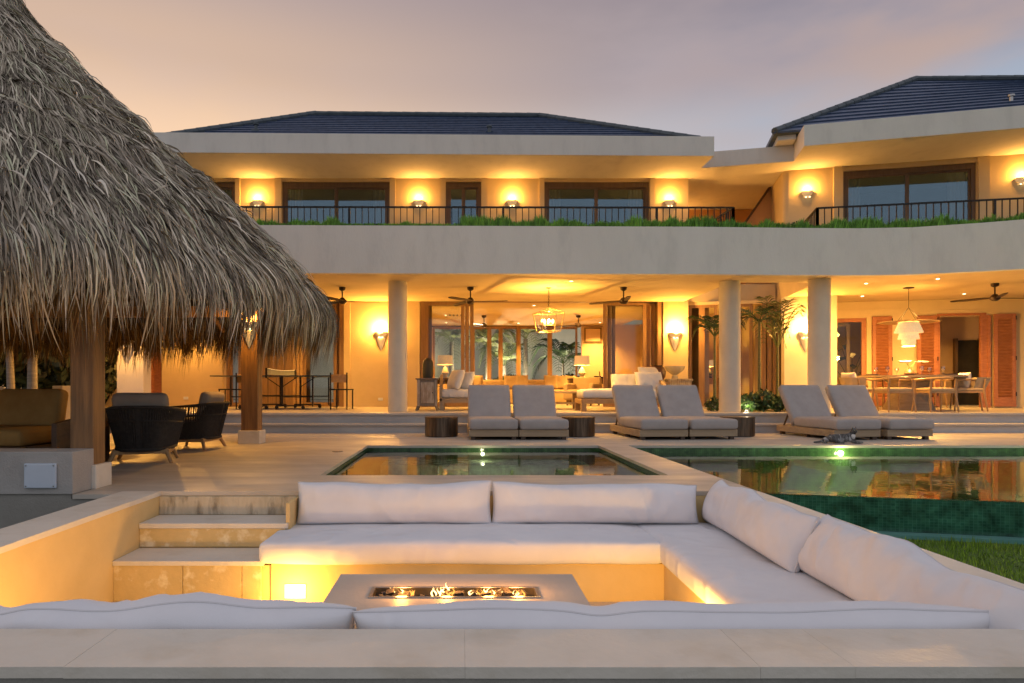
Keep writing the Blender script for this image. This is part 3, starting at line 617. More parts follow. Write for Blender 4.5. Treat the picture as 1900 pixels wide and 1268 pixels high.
# --- upper walls with openings
UW = MB(); d = .28
def wallrun(mb, x0, x1, y, z0, z1, openings, depth=d, zt=None):
    x = x0
    for a,b,s_,h_ in sorted(openings):
        mb.box(x,a,y,y+depth,z0,z1)
        if h_ < z1: mb.box(a,b,y,y+depth,h_,z1)
        if s_ > z0: mb.box(a,b,y,y+depth,z0,s_)
        x = b
    mb.box(x,x1,y,y+depth,z0,z1)
WH = 6.03
ops = [(-7.6,X72(437),ZU,WH),(X72(523),X72(723),ZU,WH),(X72(827),X72(893),ZU,WH),(X72(1010),X72(1205),ZU,WH)]
wallrun(UW,-9.5,5.73,YW,ZU+.001,ZS-.001,ops)
vp(UW,'upper_wall',PLASW)
ps = MB()
for a,b in ((437,446),(510,523),(723,734),(816,827),(893,905),(1000,1010),(1205,1215)):
    vp(MB().box(X72(a)+.003,X72(b)-.003,YW-.045,YW-.001,ZU+.002,ZS-.002),'pilaster',PLASW)
UWr = MB(WM); wallrun(UWr,.12,7.5,0,ZU+.001,ZS-.001,[(1.32,4.08,ZU,6.0)])
UWr.add([], [])
# rounded left corner and return
pts = [(.12,0),(.05,.02),(.012,.06),(0,.14),(0,4.2),(.28,4.2),(.28,.281),(.121,.281)]
UWr.prism(pts, ZU+.001, ZS-.001)
vp(UWr,'upper_wall',PLASW)
for a,b in ((4.1,4.32),(1.10,1.30)): vp(MB(WM).box(a,b,-.05,-.001,ZU+.002,ZS-.002),'pilaster',PLASW)
# recess between the wings with the stair
WS = mat('stair_wall_plaster', (.60,.36,.17),(.54,.31,.14), rough=.85, scale=1.5)
vp(MB().box(5.45,5.73,YW+.281,20.4,ZU+.001,ZS-.001).box(5.73,9.2,20.2,20.5,ZU+.001,ZS-.001),'stairwell_wall',WS)
sa = (PX(1383,18.0),18.0,PZ(416,18.0)); sb = (PX(1447,18.0),18.0,PZ(322,18.0))
vp(MB().add([(sa[0],18.0,sa[2]),(sb[0],18.0,sb[2]),(sb[0]+.4,18.0,sb[2]),(sb[0]+.4,18.0,ZU),(sa[0],18.0,ZU),
             (sa[0],18.15,sa[2]),(sb[0],18.15,sb[2]),(sb[0]+.4,18.15,sb[2]),(sb[0]+.4,18.15,ZU),(sa[0],18.15,ZU)],
   [(0,4,3,2,1),(5,6,7,8,9),(0,1,6,5),(0,5,9,4),(1,2,7,6)]),'stair_parapet',WS)
vp(MB().bar((sa[0]-.05,17.97,sa[2]-.02),(sb[0],17.97,sb[2]+.03),.05,.05),'stair_handrail',DWOOD)
# --- windows
def window(x0,x1,z0,z1,y,M0=None,nm=2,fm=UFRAME,gm=UGLASS,fw=.085,curt=True,name='window',door=False,inner=True):
    mb = MB(M0); dy0,dy1 = y+.06,y+.14
    mb.box(x0,x0+fw,dy0,dy1,z0,z1).box(x1-fw,x1,dy0,dy1,z0,z1).box(x0+fw,x1-fw,dy0,dy1,z1-fw*1.5,z1).box(x0+fw,x1-fw,dy0,dy1,z0,z0+fw)
    o = vp(mb,name,fm)
    seg = (x1-x0-2*fw)/nm
    for i in range(nm):
        a = x0+fw+i*seg; b = a+seg; s = .045
        m2 = MB(M0); yy = y+.075+.03*(i%2)
        m2.box(a,a+s,yy,yy+.04,z0+fw,z1-fw*1.5).box(b-s,b,yy,yy+.04,z0+fw,z1-fw*1.5).box(a+s,b-s,yy,yy+.04,z1-fw*1.5-s,z1-fw*1.5).box(a+s,b-s,yy,yy+.04,z0+fw,z0+fw+s)
        m2.build('sash',fm,o,off=vo)
        MB(M0).box(a+s,b-s,yy+.015,yy+.021,z0+fw+s,z1-fw*1.5-s).build('pane',gm,o,off=vo)
    if inner: MB(M0).box(x0-.3,x1+.3,y+2.2,y+2.25,z0,z1).box(x0-.35,x0-.3,y+.3,y+2.2,z0,z1).box(x1+.3,x1+.35,y+.3,y+2.2,z0,z1).box(x0-.3,x1+.3,y+.3,y+2.2,z1,z1+.05).build('room_backing',DARK,o,off=vo)
    if curt:
        for sgn,xa in ((1,x0+fw+.03),(-1,x1-fw-.03)):
            m3 = MB(M0); n = 14; wd = .34
            for i in range(n):
                ya = y+.30+.03*math.sin(i*1.9); yb = y+.30+.03*math.sin((i+1)*1.9)
                xa_ = xa+sgn*wd*i/n; xb_ = xa+sgn*wd*(i+1)/n
                m3.add([(xa_,ya,z0),(xb_,yb,z0),(xb_,yb,z1-.1),(xa_,ya,z1-.1),(xa_,ya+.01,z0),(xb_,yb+.01,z0),(xb_,yb+.01,z1-.1),(xa_,ya+.01,z1-.1)],[(0,1,2,3),(7,6,5,4)])
            m3.build('curtain',CURT,o,off=vo,smooth=True)
    return o
window(-7.6,X72(437),ZU+.002,WH,YW)
window(X72(523),X72(723),ZU+.002,WH,YW)
window(X72(827),X72(893),ZU+.002,WH,YW,nm=2,curt=False,name='balcony_door')
window(X72(1010),X72(1205),ZU+.002,WH,YW)
window(1.32,4.08,ZU+.002,6.0,0,M0=WM)
# --- eaves slabs
vp(MB().prism([(-7.4,15.28),(5.77,15.54),(5.77,22),(-7.4,22)], ZS, 6.56),'roof_fascia',FASC,bevel=.006)
vp(MB().prism([(5.771,16.4),(7.755,15.9),(9.13,21),(5.771,21)], ZS+.001, 6.49),'roof_fascia',FASC,bevel=.006)
vp(MB().prism([(7.49,14.9),(14.0,13.16),(15.6,19.5),(9.10,21)], ZS+.0005, 6.57),'roof_fascia',FASC,bevel=.006)
vp(MB().prism([(7.25,15.62),(7.62,15.52),(8.6,19),(8.2,19)], 6.491, 6.66),'roof_upstand',FASC)
# --- tiled roofs: every course is its own stepped piece
def roof_face(roof, A, B, Cc, Dd, n):
    A,B,Cc,Dd = map(Vector,(A,B,Cc,Dd))     # A-B eave, D-C ridge
    nrm = (B-A).cross(Dd-A).normalized()
    if nrm.z < 0: nrm = -nrm
    for i in range(n):
        t0, t1 = i/n, min(1,(i+1.12)/n)
        p = [A.lerp(Dd,t0), B.lerp(Cc,t0), B.lerp(Cc,t1), A.lerp(Dd,t1)]
        lo = .050; hi = .012; th = .0
        up = [p[0]+nrm*lo, p[1]+nrm*lo, p[2]+nrm*hi, p[3]+nrm*hi]; dn = [q+nrm*.003 for q in p]
        MB().add([tuple(q) for q in dn+up],[(0,3,2,1),(4,5,6,7),(0,1,5,4),(1,2,6,5),(2,3,7,6),(3,0,4,7)]).build('tile_course',TILE,roof,off=vo)
def hipcap(roof, a, b):
    a,b = Vector(a),Vector(b); n = max(4,int((b-a).length/.36)); m = MB()
    for i in range(n):
        p = a.lerp(b,i/n); q = a.lerp(b,(i+1.08)/n); m.tube([p,q],[.082,.074],8)
    m.build('hip_cap',RIDGE,roof,off=vo,smooth=True)
def hip_roof(E4, R2, n):
    A,B,Cc,Dd = E4; r0,r1 = R2        # A front left, B front right, C back right, D back left; r0 left ridge, r1 right
    roof = vp(MB().add([A,B,Cc,Dd,r0,r1],[(0,1,5,4),(1,2,5),(2,3,4,5),(3,0,4),(3,2,1,0)]),'roof',RIDGE)
    roof_face(roof,A,B,r1,r0,n); roof_face(roof,Cc,Dd,r0,r1,n)
    roof_face(roof,B,Cc,r1,r1,n); roof_face(roof,Dd,A,r0,r0,n)
    for a,b in ((A,r0),(B,r1),(Cc,r1),(Dd,r0),(r0,r1)):
        hipcap(roof, Vector(a)+Vector((0,0,.06)), Vector(b)+Vector((0,0,.07)))
    return roof
rf1 = hip_roof([(-6.95,15.75,6.565),(5.55,15.9,6.565),(5.55,24,6.565),(-6.95,24,6.565)],[(-4.26,20,8.80),(2.30,20,8.74)],13)
c0 = Vector((7.12,15.5,6.60)); u = Vector((.966,-.259,0)); v = Vector((.259,.966,0))
A = c0; B = c0+u*8.2; h = 4.27
rf2 = hip_roof([tuple(A),tuple(B),tuple(B+v*2*h),tuple(A+v*2*h)],[tuple(Vector((12.35,18.52,9.15))),tuple(Vector((12.35,18.52,8.82))+u*3.0)],13)
for x,y,z,rf in ((PX(475,17),17.0,PZ(243,17.0),rf1),(PX(908,16.9),16.9,PZ(248,16.9),rf1),(PX(1876,15.3),15.3,PZ(192,15.3),rf2)):
    m = MB(); m.cyl((x,y,z-.08),(x,y,z+.16),.04,n=10).box(x-.09,x+.09,y-.09,y+.09,z-.06,z+.01).cyl((x,y,z+.15),(x,y,z+.19),.07,n=10)
    m.build('roof_vent',RIDGE if rf is rf1 else STEEL,rf,off=vo)
# --- balcony railings
def railing(pts, zb, zt, step=.115):
    root = vp(MB(), 'railing', BLACK)
    # rails
    m = MB()
    for a,b in zip(pts[:-1],pts[1:]):
        m.bar((a[0],a[1],zt),(b[0],b[1],zt),.045,.03); m.bar((a[0],a[1],zb+.06),(b[0],b[1],zb+.06),.03,.02)
    m.build('rail',BLACK,root,off=vo)
    me = None
    for a,b in zip(pts[:-1],pts[1:]):
        L = math.dist(a,b); n = max(1,round(L/step))
        for i in range(n+1):
            t = i/n; x = a[0]+(b[0]-a[0])*t; y = a[1]+(b[1]-a[1])*t
            post = i in (0,n) or (i % 24 == 0)
            if post:
                MB().box(x-.022,x+.022,y-.022,y+.022,zb,zt).build('post',BLACK,root,off=vo)
            else:
                if me is None:
                    o = MB().box(-.008,.008,-.008,.008,zb-zb,zt-zb).build('baluster',BLACK,root); me = o.data
                else:
                    o = bpy.data.objects.new('baluster',me); C.objects.link(o); o.parent = root
                o.location = (x-vo[0],y-vo[1],zb-vo[2])
    return root
railing([(-8.5,13.80),(5.54,13.88),(5.54,16.2)], 3.72, 4.50, step=.13)
railing([(7.75,15.6),(7.27,13.92),(10.9,13.18),(13.5,12.6)], 3.72, 4.50, step=.13)
# --- columns
for px,D_,r in ((738,14.0,.198),(1354,13.95,.208),(1520,13.7,.212)):
    x = PX(px,D_); vp(MB().cyl((x,D_,ZT),(x,D_,ZC-.001),r,r*.98,n=48),'column',PLAS,smooth=True)
# --- lower walls
lower = MB()
for a,b in ((-9.5,X72(240)),(X72(300),X72(420)),(X72(638),X72(779)),(X72(1230),5.73)):
    vp(MB().box(a,b,YW,YW+.25,ZT+.001,ZC-.001),'lower_wall',PLASW)
vp(MB().box(X72(240),X72(300),YW,YW+.25,2.75,ZC-.001),'lower_wall',PLASW)
vp(MB().box(X72(420),X72(638),YW,YW+.25,PZ(545,YW),ZC-.001),'lower_wall',PLASW)
trim = MB()
for a,b in ((638,650),(756,779),(405,413),(1230,1238)):
    vp(MB().box(X72(a)+.004,X72(b),YW-.03,YW-.001,ZT+.002,ZC-.002),'wall_trim',PLASW)
for a,b in ((650,756),(1238,1281),(300,405)):
    vp(MB().box(X72(a)+.004,X72(b),YW-.02,YW-.001,ZT+.002,ZT+.14),'skirting',PLASW)
# pier on the left in front of the facade
vp(MB().box(PX(217,14),PX(266,14),14.0,14.35,ZT,ZC-.001),'pier',FASC)
# piers right
mb = MB(); 
PM = Matrix.Translation((7.72,16.30,0)) @ Matrix.Rotation(R(-13),4,'Z')
vp(MB(PM).box(0,1.15,0,.3,ZT+.001,ZC-.001),'pier',PLAS)
DM = Matrix.Translation((8.55,17.62,0)) @ Matrix.Rotation(R(-13.2),4,'Z')      # dining wall frame; local x along wall
def dx(px):   # local coordinate of a photo column on the dining wall
    c,s = math.cos(R(-13.2)), math.sin(R(-13.2)); k = (px-CX)/F
    return (k*17.62-8.55)/(c - k*s)
def dxd(px,t):
    c,s = math.cos(R(-13.2)), math.sin(R(-13.2)); k = (px-CX)/F
    return (k*(17.62+t*c)-8.55+t*s)/(c - k*s)
lw2 = MB(DM); zh = 2.60
wallrun(lw2,-.9,8,0,ZT+.001,ZC-.001,[(dx(1500),dx(1608),ZT,zh),(dx(1742),dx(1826),ZT,zh)],depth=.22)
vp(lw2,'dining_wall',PLASW)
for a,b,z in ((1725,1850,.13),(1500,1680,.20)): vp(MB(DM).box(dx(a),dx(b),-.02,-.001,zh+z,zh+z+.02),'wall_trim',PLASW)

# --- sliding door groups
def frame_panel(x0,x1,y,z0,z1,parent,fm=FRAME,fw=.09,M0=None,name='sliding_door',gm=GLASS,dep=.05,handle=False):
    m = MB(M0); m.box(x0,x0+fw,y,y+dep,z0,z1).box(x1-fw,x1,y,y+dep,z0,z1).box(x0+fw,x1-fw,y,y+dep,z1-fw,z1).box(x0+fw,x1-fw,y,y+dep,z0,z0+fw*1.2)
    o = m.build(name,fm,parent,off=vo)
    MB(M0).box(x0+fw,x1-fw,y+dep*.4,y+dep*.55,z0+fw*1.2,z1-fw).build('pane',gm,o,off=vo)
    if handle: MB(M0).box(x0+fw*.3,x0+fw*.6,y-.03,y,z0+.95,z0+1.2).build('handle',BLACK,o,off=vo)
    return o
zl = PZ(560,YW)    # door head
hd = MB(); hd.box(X72(780),X72(1228),YW-.01,YW+.30,zl,zl+.10).box(X72(780),X72(788),YW-.01,YW+.30,ZT,zl).box(X72(1220),X72(1228),YW-.01,YW+.30,ZT,zl)
vp(hd,'door_frame',FRAME)
vp(MB().box(X72(779),X72(1229),YW+.01,YW+.24,zl+.101,ZC-.002),'lower_wall',PLASW)
for i,(a,b) in enumerate(((788,862),(791,870),(794,879))): frame_panel(X72(a),X72(b),YW+.02+.08*i,ZT+.002,zl-.001,villa,handle=i==2)
for i,(a,b) in enumerate(((1120,1200),(1129,1209),(1138,1219))): frame_panel(X72(a),X72(b),YW+.02+.08*i,ZT+.002,zl-.001,villa)
# left glazed group behind the pavilion
zl2 = PZ(545,YW)
vp(MB().box(X72(420),X72(638),YW,YW+.28,zl2-.10,zl2-.001).box(X72(630),X72(638),YW,YW+.28,ZT,zl2-.1).box(X72(420),X72(424),YW,YW+.28,ZT,zl2-.1),'door_frame',FRAME)
for i,(a,b) in enumerate(((424,448),(560,624),(566,630))): frame_panel(X72(a),X72(b),YW+.03+.07*i,ZT+.002,zl2-.101,villa)
vp(MB().box(X72(449),X72(543),YW+.05,YW+.09,ZT+.002,zl2-.101),'wood_panel',FRAME)
for k in range(6): 
    xa = X72(449+k*15.5); vp(MB().box(xa,xa+.025,YW+.042,YW+.052,ZT+.003,zl2-.102),'panel_batten',UFRAME)
for a,b in ((543,548),(550,555),(556,560)): vp(MB().box(X72(a),X72(b),YW+.02,YW+.2,ZT+.002,zl2-.101),'door_stile',LWOOD)
# left cedar door
frame_panel(X72(277),X72(299),YW+.05,ZT+.002,2.75,villa,fm=SHUT,name='cedar_door',gm=SHUT,fw=.07)
# entry behind the atrium
AM = Matrix.Translation((5.73,17.25,0)) @ Matrix.Rotation(R(-13.5),4,'Z')
def ax(px):
    c,s = math.cos(R(-13.5)), math.sin(R(-13.5)); k = (px-CX)/F
    return (k*17.25-5.73)/(c - k*s)
za = 2.93
vp(MB(AM).box(-.02,2.15,.1,.3,za,ZC-.002),'lower_wall',PLASW)
for a,b in ((1279,1303),(1303,1332),(1372,1398)): frame_panel(ax(a),ax(b),.12,ZT+.002,za,villa,M0=AM,fw=.07)
for a,b in ((1414,1421),(1424,1432),(1434,1440),(1442,1447),(1449,1456)): vp(MB(AM).box(ax(a),ax(b),.02,.2,ZT+.002,za),'door_stile',FRAME)

# --- hall interior
hl = vp(MB().box(-1.9,-1.7,YW+.26,24.1,ZT+.001,ZC-.001),'hall_wall',ORW); vp(MB().box(6.2,6.4,17.6,24.1,ZT+.001,ZC-.001),'hall_wall',ORW)
yb = 24.1; kb = F/yb
def XB(px): return PX(px,yb)
vp(MB().box(XB(1075),6.2,yb-.5,yb-.3,ZT+.001,ZC-.001),'hall_wall',ORW)
zt_,zb_ = PZ(607,yb), PZ(712,yb)
zb_ = min(zb_, 1.0)
vp(MB().box(-1.7,XB(1072),yb,yb+.2,ZT+.001,zb_-.001).box(-1.7,XB(1072),yb,yb+.2,zt_+.001,ZC-.001).box(-1.7,XB(803),yb,yb+.2,zb_,zt_),'hall_wall',ORW)
bw = [(803,877),(877,908),(908,929),(929,962),(962,1020),(1020,1072)]
for a,b in bw: frame_panel(XB(a)+.002,XB(b)-.002,yb+.05,zb_,zt_,villa,fw=.07,name='garden_window')
vp(MB().box(XB(1016),XB(1024),yb-.03,yb+.04,zb_,zt_).box(XB(960),XB(966),yb-.03,yb+.04,zb_,zt_),'window_post',FRAME)
vp(MB().box(-1.7,XB(1075),yb-.06,yb-.005,zt_,zt_+.12),'window_head',UFRAME)
# picture niche and art on the orange wall, courtyard wall behind
vp(MB().box(-12,9,30,30.2,.3,4.2),'courtyard_wall',mat('courtyard_plaster',(.50,.50,.45),(.42,.42,.38),rough=.9,scale=1.2))
# rooms behind dining doors and the glazed entrance
vp(MB(AM).box(-.6,2.75,3.2,3.3,ZT+.001,ZC-.002).box(-.1,-.02,.35,3.2,ZT+.001,ZC-.002),'hall_wall',ORW)
vp(MB(AM).box(ax(1395)+.25,ax(1412)+.25,3.12,3.19,ZT+.002,2.45),'inner_door',UFRAME)
ddx0,ddx1 = dx(1480), dx(1608)
vp(MB(DM).box(ddx0-1,ddx1+1.6,3.6,3.7,ZT+.001,ZC-.002).box(ddx1+1.0,ddx1+1.1,.22,3.6,ZT+.001,ZC-.002).box(ddx0-1.1,ddx0-1.0,.22,3.6,ZT+.001,ZC-.002),'dining_room_wall',mat('dim_room_plaster',(.44,.36,.22),(.38,.31,.19),rough=.9,scale=2))
vp(MB(DM).box(dx(1742)-.3,dx(1826)+2.4,2.6,2.7,ZT+.001,ZC-.002).box(dx(1742)-.4,dx(1742)-.3,.22,2.6,ZT+.001,ZC-.002),'back_room_wall',ORW)
vp(MB(DM).box(dxd(1776,2.55),dxd(1817,2.55),2.52,2.598,ZT+.002,2.15),'inner_door',DARK)
for a,b in ((1771,1776),(1817,1822)): vp(MB(DM).box(dxd(a,2.5),dxd(b,2.5),2.45,2.598,ZT+.002,2.2),'inner_door_frame',UFRAME)
# glazed dining door frames
frame_panel(dx(1500),dx(1608),.05,ZT+.002,zh,villa,M0=DM,fm=SHUT,fw=.10,name='glazed_door')
frame_panel(dx(1500),dx(1584),.30,ZT+.002,zh-.1,villa,M0=DM,fm=UFRAME,fw=.08,name='glazed_door')
vp(MB(DM).box(dx(1738),dx(1743),-.03,.2,ZT+.002,zh+.06).box(dx(1743),dx(1826),-.03,.2,zh+.002,zh+.06).box(dx(1824),dx(1829),-.03,.2,ZT+.002,zh+.06),'door_frame',SHUT)
frame_panel(dx(1817),dx(1836),-.06,ZT+.002,zh,villa,M0=DM,fm=SHUT,fw=.06,name='cedar_door',gm=SHUT)
# louvred shutters
def shutter(px0,px1,y=-.07):
    x0,x1 = dx(px0),dx(px1); sm = MB(DM); fw = .085; z0,z1 = ZT+.03,zh+.02
    sm.box(x0,x0+fw,y,y+.045,z0,z1).box(x1-fw,x1,y,y+.045,z0,z1).box(x0+fw,x1-fw,y,y+.045,z1-.10,z1).box(x0+fw,x1-fw,y,y+.045,z0,z0+.22)
    o = vp(sm,'shutter',SHUT,bevel=.003)
    n = 26; za_,zb2 = z0+.22,z1-.10; st = (zb2-za_)/n
    mesh = MB(Matrix.Rotation(R(35),4,'X')).box(0,x1-x0-2*fw,-.006,.006,-st*.62,st*.62).build('slat',SHUT,o)
    sm0 = mesh
    for i in range(n):
        if i: q = bpy.data.objects.new('slat',sm0.data); C.objects.link(q); q.parent = o
        else: q = sm0
        p = DM @ Vector((x0+fw,y+.022,za_+st*(i+.5)))
        q.location = p - Vector(vo); q.rotation_euler = (0,0,R(-13.2))
    for zz in (z0+.25,(z0+z1)/2,z1-.15): MB(DM).box(x1-.015,x1+.006,y-.012,y,zz,zz+.10).build('hinge',BLACK,o,off=vo)
shutter(1617,1654); shutter(1700,1738); shutter(1841,1882,y=-.09)

# ================================================================== SCONCES
def sconce(loc, label, e=22, rz=0, small=False, group='cone shaped wall sconces', s=1.0, m=SHELL, glow=GLOW, lcol=WARM):
    t = thing('wall_sconce', label, 'wall lamp', loc, rz, group); t.scale = (s*(.8 if small else .92),)*3
    a0,a1 = math.pi, 2*math.pi
    cup = [(.165,.02),(.160,-.015),(.145,-.05),(.115,-.085),(.09,-.10)]
    MB().lathe(cup,n=18,a0=a0,a1=a1,sy=.8).lathe([(r-.012,z+.004) for r,z in cup][::-1],n=18,a0=a0,a1=a1,sy=.8).build('bowl',m,t,smooth=True)
    MB().lathe([(.09,-.10),(.085,-.115),(.085,-.125),(.12,-.145)],n=18,a0=a0,a1=a1,sy=.8).build('collar',m,t,smooth=True)
    if not small:
        MB().lathe([(.12,-.145),(.118,-.16),(.10,-.22),(.07,-.31),(.03,-.42),(.001,-.50)],n=18,a0=a0,a1=a1,sy=.8).build('cone',m,t,smooth=True)
        for q in (-1,1): MB().box(q*.045-.022,q*.045+.022,-.078,-.066,-.128,-.114).build('light_slot',glow,t)
    else:
        MB().lathe([(.12,-.145),(.08,-.15),(.001,-.155)],n=18,a0=a0,a1=a1,sy=.8).build('base_plate',m,t,smooth=True)
        for q in (-1,1): MB().box(q*.05-.02,q*.05+.02,-.082,-.07,-.175,-.158).build('light_slot',glow,t)
    MB().lathe([(.001,.035),(.03,.03),(.045,.005),(.04,-.03),(.001,-.05)],c=(0,-.075,0),n=12,sy=.7).build('bulb',BULB,t,smooth=True)
    lamp('sconce_lamp',(0,-.155 if not small else -.13,.10),e*(1.8 if small else 5.0),t,color=lcol,rad=.05)
    return t
ye = YW-.004
sconce((PX(707,ye),ye,PZ(618,ye)),'cone wall sconce between the sliding doors and the round column left of the hall',34)
sconce((PX(1252,ye),ye,PZ(619,ye)),'cone wall sconce on the wall right of the open hall, above the pale bowl',34)
q = PM @ Vector((.10+.36,-.004,0)); sconce((q.x,q.y,PZ(618,q.y)),'cone wall sconce between the atrium palms and the rightmost round column',34,rz=R(-13))
sconce((PX(350,ye),ye,PZ(618,ye)),'cone wall sconce behind the thatch fringe above the side facing rope chair',50)
sconce((PX(236,13.996),13.996,PZ(632,13.996)),'cone wall sconce on the grey pier behind the thatch fringe',30)
UL = ('above the railing beside the thatch slope','between the left pair of upstairs windows and the narrow balcony door','between the narrow balcony door and the right upstairs window','at the right end of the main upstairs wall')
for px,l in zip((478,777,950,1242),UL): sconce((PX(px,ye),ye,PZ(374,ye)),'small bowl sconce upstairs '+l,20,small=True,group='small bowl sconces upstairs')
for s_,l in ((.53,'on the angled right wing, left of its window'),(4.95,'at the right edge of the picture on the right wing')):
    q = WM @ Vector((s_,-.004,0)); sconce((q.x,q.y,PZ(357,q.y) if s_<1 else 5.55),'small bowl sconce upstairs '+l,20,rz=R(-14),small=True,group='small bowl sconces upstairs')
sw = sconce((6.0,20.19,5.2),'added small bowl sconce deep in the stair recess',30,small=True,group='small bowl sconces upstairs')  # added sconce, supplies the warm light in the recess

# downlights
def downlight(x,y,z,label,e=18,ang=120):
    t = thing('downlight', label, 'ceiling light', (x,y,z), 0, 'recessed ceiling downlights')
    MB().lathe([(.03,-.001),(.05,-.004),(.055,-.001)],n=16).build('ring',WHITEP,t); MB().lathe([(.001,-.0025),(.032,-.0025)],n=16).build('lens',DOWN,t)
    lamp('downlight_lamp',(0,0,-.03),e,t,color=(1,.50,.10),rad=.03,typ='SPOT',rot=(0,0,0),spot=ang,blend=.9)
    return t
dl = [(827,585,'seen through the stacked glass doors'),(828,599,'near the garden windows behind the stacked glass doors'),(991,567,'left of the glass lantern'),(962,600,'above the garden window posts'),(1140,585,'seen through the right stacked glass doors'),(1113,599,'above the orange wall and small lamp'),(1294,622,'inside the glazed entrance')]
for px,py,l in dl:
    D_ = (ZC-HC)*F/(HY-py); downlight(PX(px,D_),D_,ZC-.001,'tiny round ceiling downlight '+l, e=750 if D_>18 else 450)
for px,D_,l in ((1789,15.8,'over the dining table, left of the fan'),(1600,16.2,'added above the glazed dining door'),(1607,14.2,'added near the balcony edge, above the left dining chairs'),(1740,13.6,'added near the balcony edge, above the front dining chairs'),(560,16.0,'above the table tennis table'),(1060,13.9,'close to the balcony edge by the lantern')):  # the three labelled added are extra lamps to brighten the dining terrace
    downlight(PX(px,D_),D_,ZC-.001,'tiny round ceiling downlight '+l,e=300)

for s_,t_,l,e_ in ((dxd(1545,1.8),1.8,'added inside the room behind the glazed dining door',420),(dxd(1780,1.3),1.3,'added inside the room behind the open right doorway',130)):  # both are added lamps that light the rooms behind the doors
    q = DM @ Vector((s_,t_,0)); downlight(q.x,q.y,ZC-.001,'tiny round ceiling downlight '+l,e=e_)
pq = DM @ Vector((dxd(1580,1.2),1.2,0)); pp = thing('potted_plant','dark leafy potted plant behind the glazed dining door','plant',(pq.x,pq.y,ZT))
MB().lathe([(.001,0),(.16,0),(.20,.30),(.19,.34),(.17,.33),(.001,.30)],n=20).build('pot',CERAM,pp,smooth=True)
for k in range(12):
    a=k*2.4; h_=.9+.07*k; r_=.22+.16*((k*7)%3); m=MB(); m.tube([(0,0,.3),(math.cos(a)*r_*.4,math.sin(a)*r_*.4,h_*.7),(math.cos(a)*r_,math.sin(a)*r_,h_)],.007,5)
    c_=Vector((math.cos(a)*r_,math.sin(a)*r_,h_)); u_=Vector((math.cos(a),math.sin(a),-.5)).normalized(); w_=Vector((-math.sin(a),math.cos(a),.2))
    m.add([tuple(c_-u_*.04),tuple(c_+w_*.10+u_*.08),tuple(c_+u_*.28),tuple(c_-w_*.10+u_*.08)],[(0,1,2,3)]); m.build('leaf',LEAFD,pp)

# ================================================================== CEILING FANS
def fan(loc, label, rz):
    t = thing('ceiling_fan', label, 'ceiling fan', loc, rz, 'dark three blade ceiling fans')
    MB().lathe([(.001,0),(.075,0),(.07,-.05),(.03,-.075),(.001,-.075)],n=16).build('canopy',DBRON,t,smooth=True)
    MB().cyl((0,0,-.07),(0,0,-.25),.015,n=8).build('rod',DBRON,t)
    MB().lathe([(.001,-.22),(.04,-.225),(.07,-.26),(.10,-.29),(.09,-.33),(.05,-.36),(.001,-.365)],n=20).build('motor',DBRON,t,smooth=True)
    for k in range(3):
        M0 = Matrix.Rotation(R(120*k),4,'Z') @ Matrix.Rotation(R(10),4,'X'); m = MB(M0)
        pr = [(.06,.035),(.15,.05),(.35,.065),(.60,.06),(.76,.05),(.80,.02)]; z=-.31
        vs=[];n=len(pr)
        for x,wd in pr: vs += [(x,-wd,z+.0),(x,wd,z),(x,wd,z+.012),(x,-wd,z+.012)]
        fs=[(0,1,2,3),(4*n-4,4*n-1,4*n-2,4*n-3)]
        for i in range(n-1):
            a=4*i; fs+=[(a,a+4,a+5,a+1),(a+1,a+5,a+6,a+2),(a+2,a+6,a+7,a+3),(a+3,a+7,a+4,a)]
        m.add(vs,fs); m.build('blade',DBRON,t)
    return t
fl = [(873,14.75,'under the terrace ceiling left of the lantern',R(-8)),(1157,14.75,'under the terrace ceiling right of the lantern',R(20)),(635,14.75,'beside the thatch edge',R(5)),(1846,14.2,'over the right end of the dining terrace',R(0)),
      (898,20.6,'inside the hall left of the lantern',R(3)),(1073,20.6,'inside the hall right of the lantern',R(12))]
f0 = None
for px,D_,l,a in fl:
    loc = (PX(px,D_),D_,ZC-.002)
    if f0 is None: f0 = fan(loc,'dark three blade ceiling fan '+l,a)
    else: dup(f0,loc,a,'dark three blade ceiling fan '+l)

# ================================================================== LANTERN AND PENDANT
D_ = 14.8; lx = PX(1018,D_)
ln = thing('glass_lantern','tapered brass and glass lantern hanging on a chain over the terrace','pendant lantern',(lx,D_,ZC-.002))
MB().lathe([(.001,0),(.06,0),(.055,-.02),(.001,-.022)],n=16).build('ceiling_rose',DBRON,ln)
m = MB(); z=-.02
for i in range(12):
    pts=[(math.cos(a)*.014*(1 if i%2 else 0)+0,math.cos(a)*.014*(0 if i%2 else 1),z-.017+math.sin(a)*.022) for a in [k*math.pi/4 for k in range(9)]]
    m.tube(pts,.004,5,cap=False); z-=.034
m.build('chain',DBRON,ln)
zt2,zm,zb2 = -.44,-.55,-.95; wt,wb = .265,.20; m = MB(Matrix.Rotation(R(12),4,'Z')); r_=.009
BR = mat('lantern_brass',(.55,.38,.16),(.45,.30,.12),rough=.3,metal=.8,scale=5)  # plain brass colour of the lantern frame
c4 = lambda w_,z_: [(-w_,-w_,z_),(w_,-w_,z_),(w_,w_,z_),(-w_,w_,z_)]
T4,B4 = c4(wt,zm),c4(wb,zb2)
for i in range(4):
    m.tube([T4[i],T4[(i+1)%4]],r_,6); m.tube([B4[i],B4[(i+1)%4]],r_,6); m.tube([T4[i],B4[i]],r_,6); m.tube([T4[i],(0,0,zt2)],r_*.8,6)
m.build('frame',BR,ln)
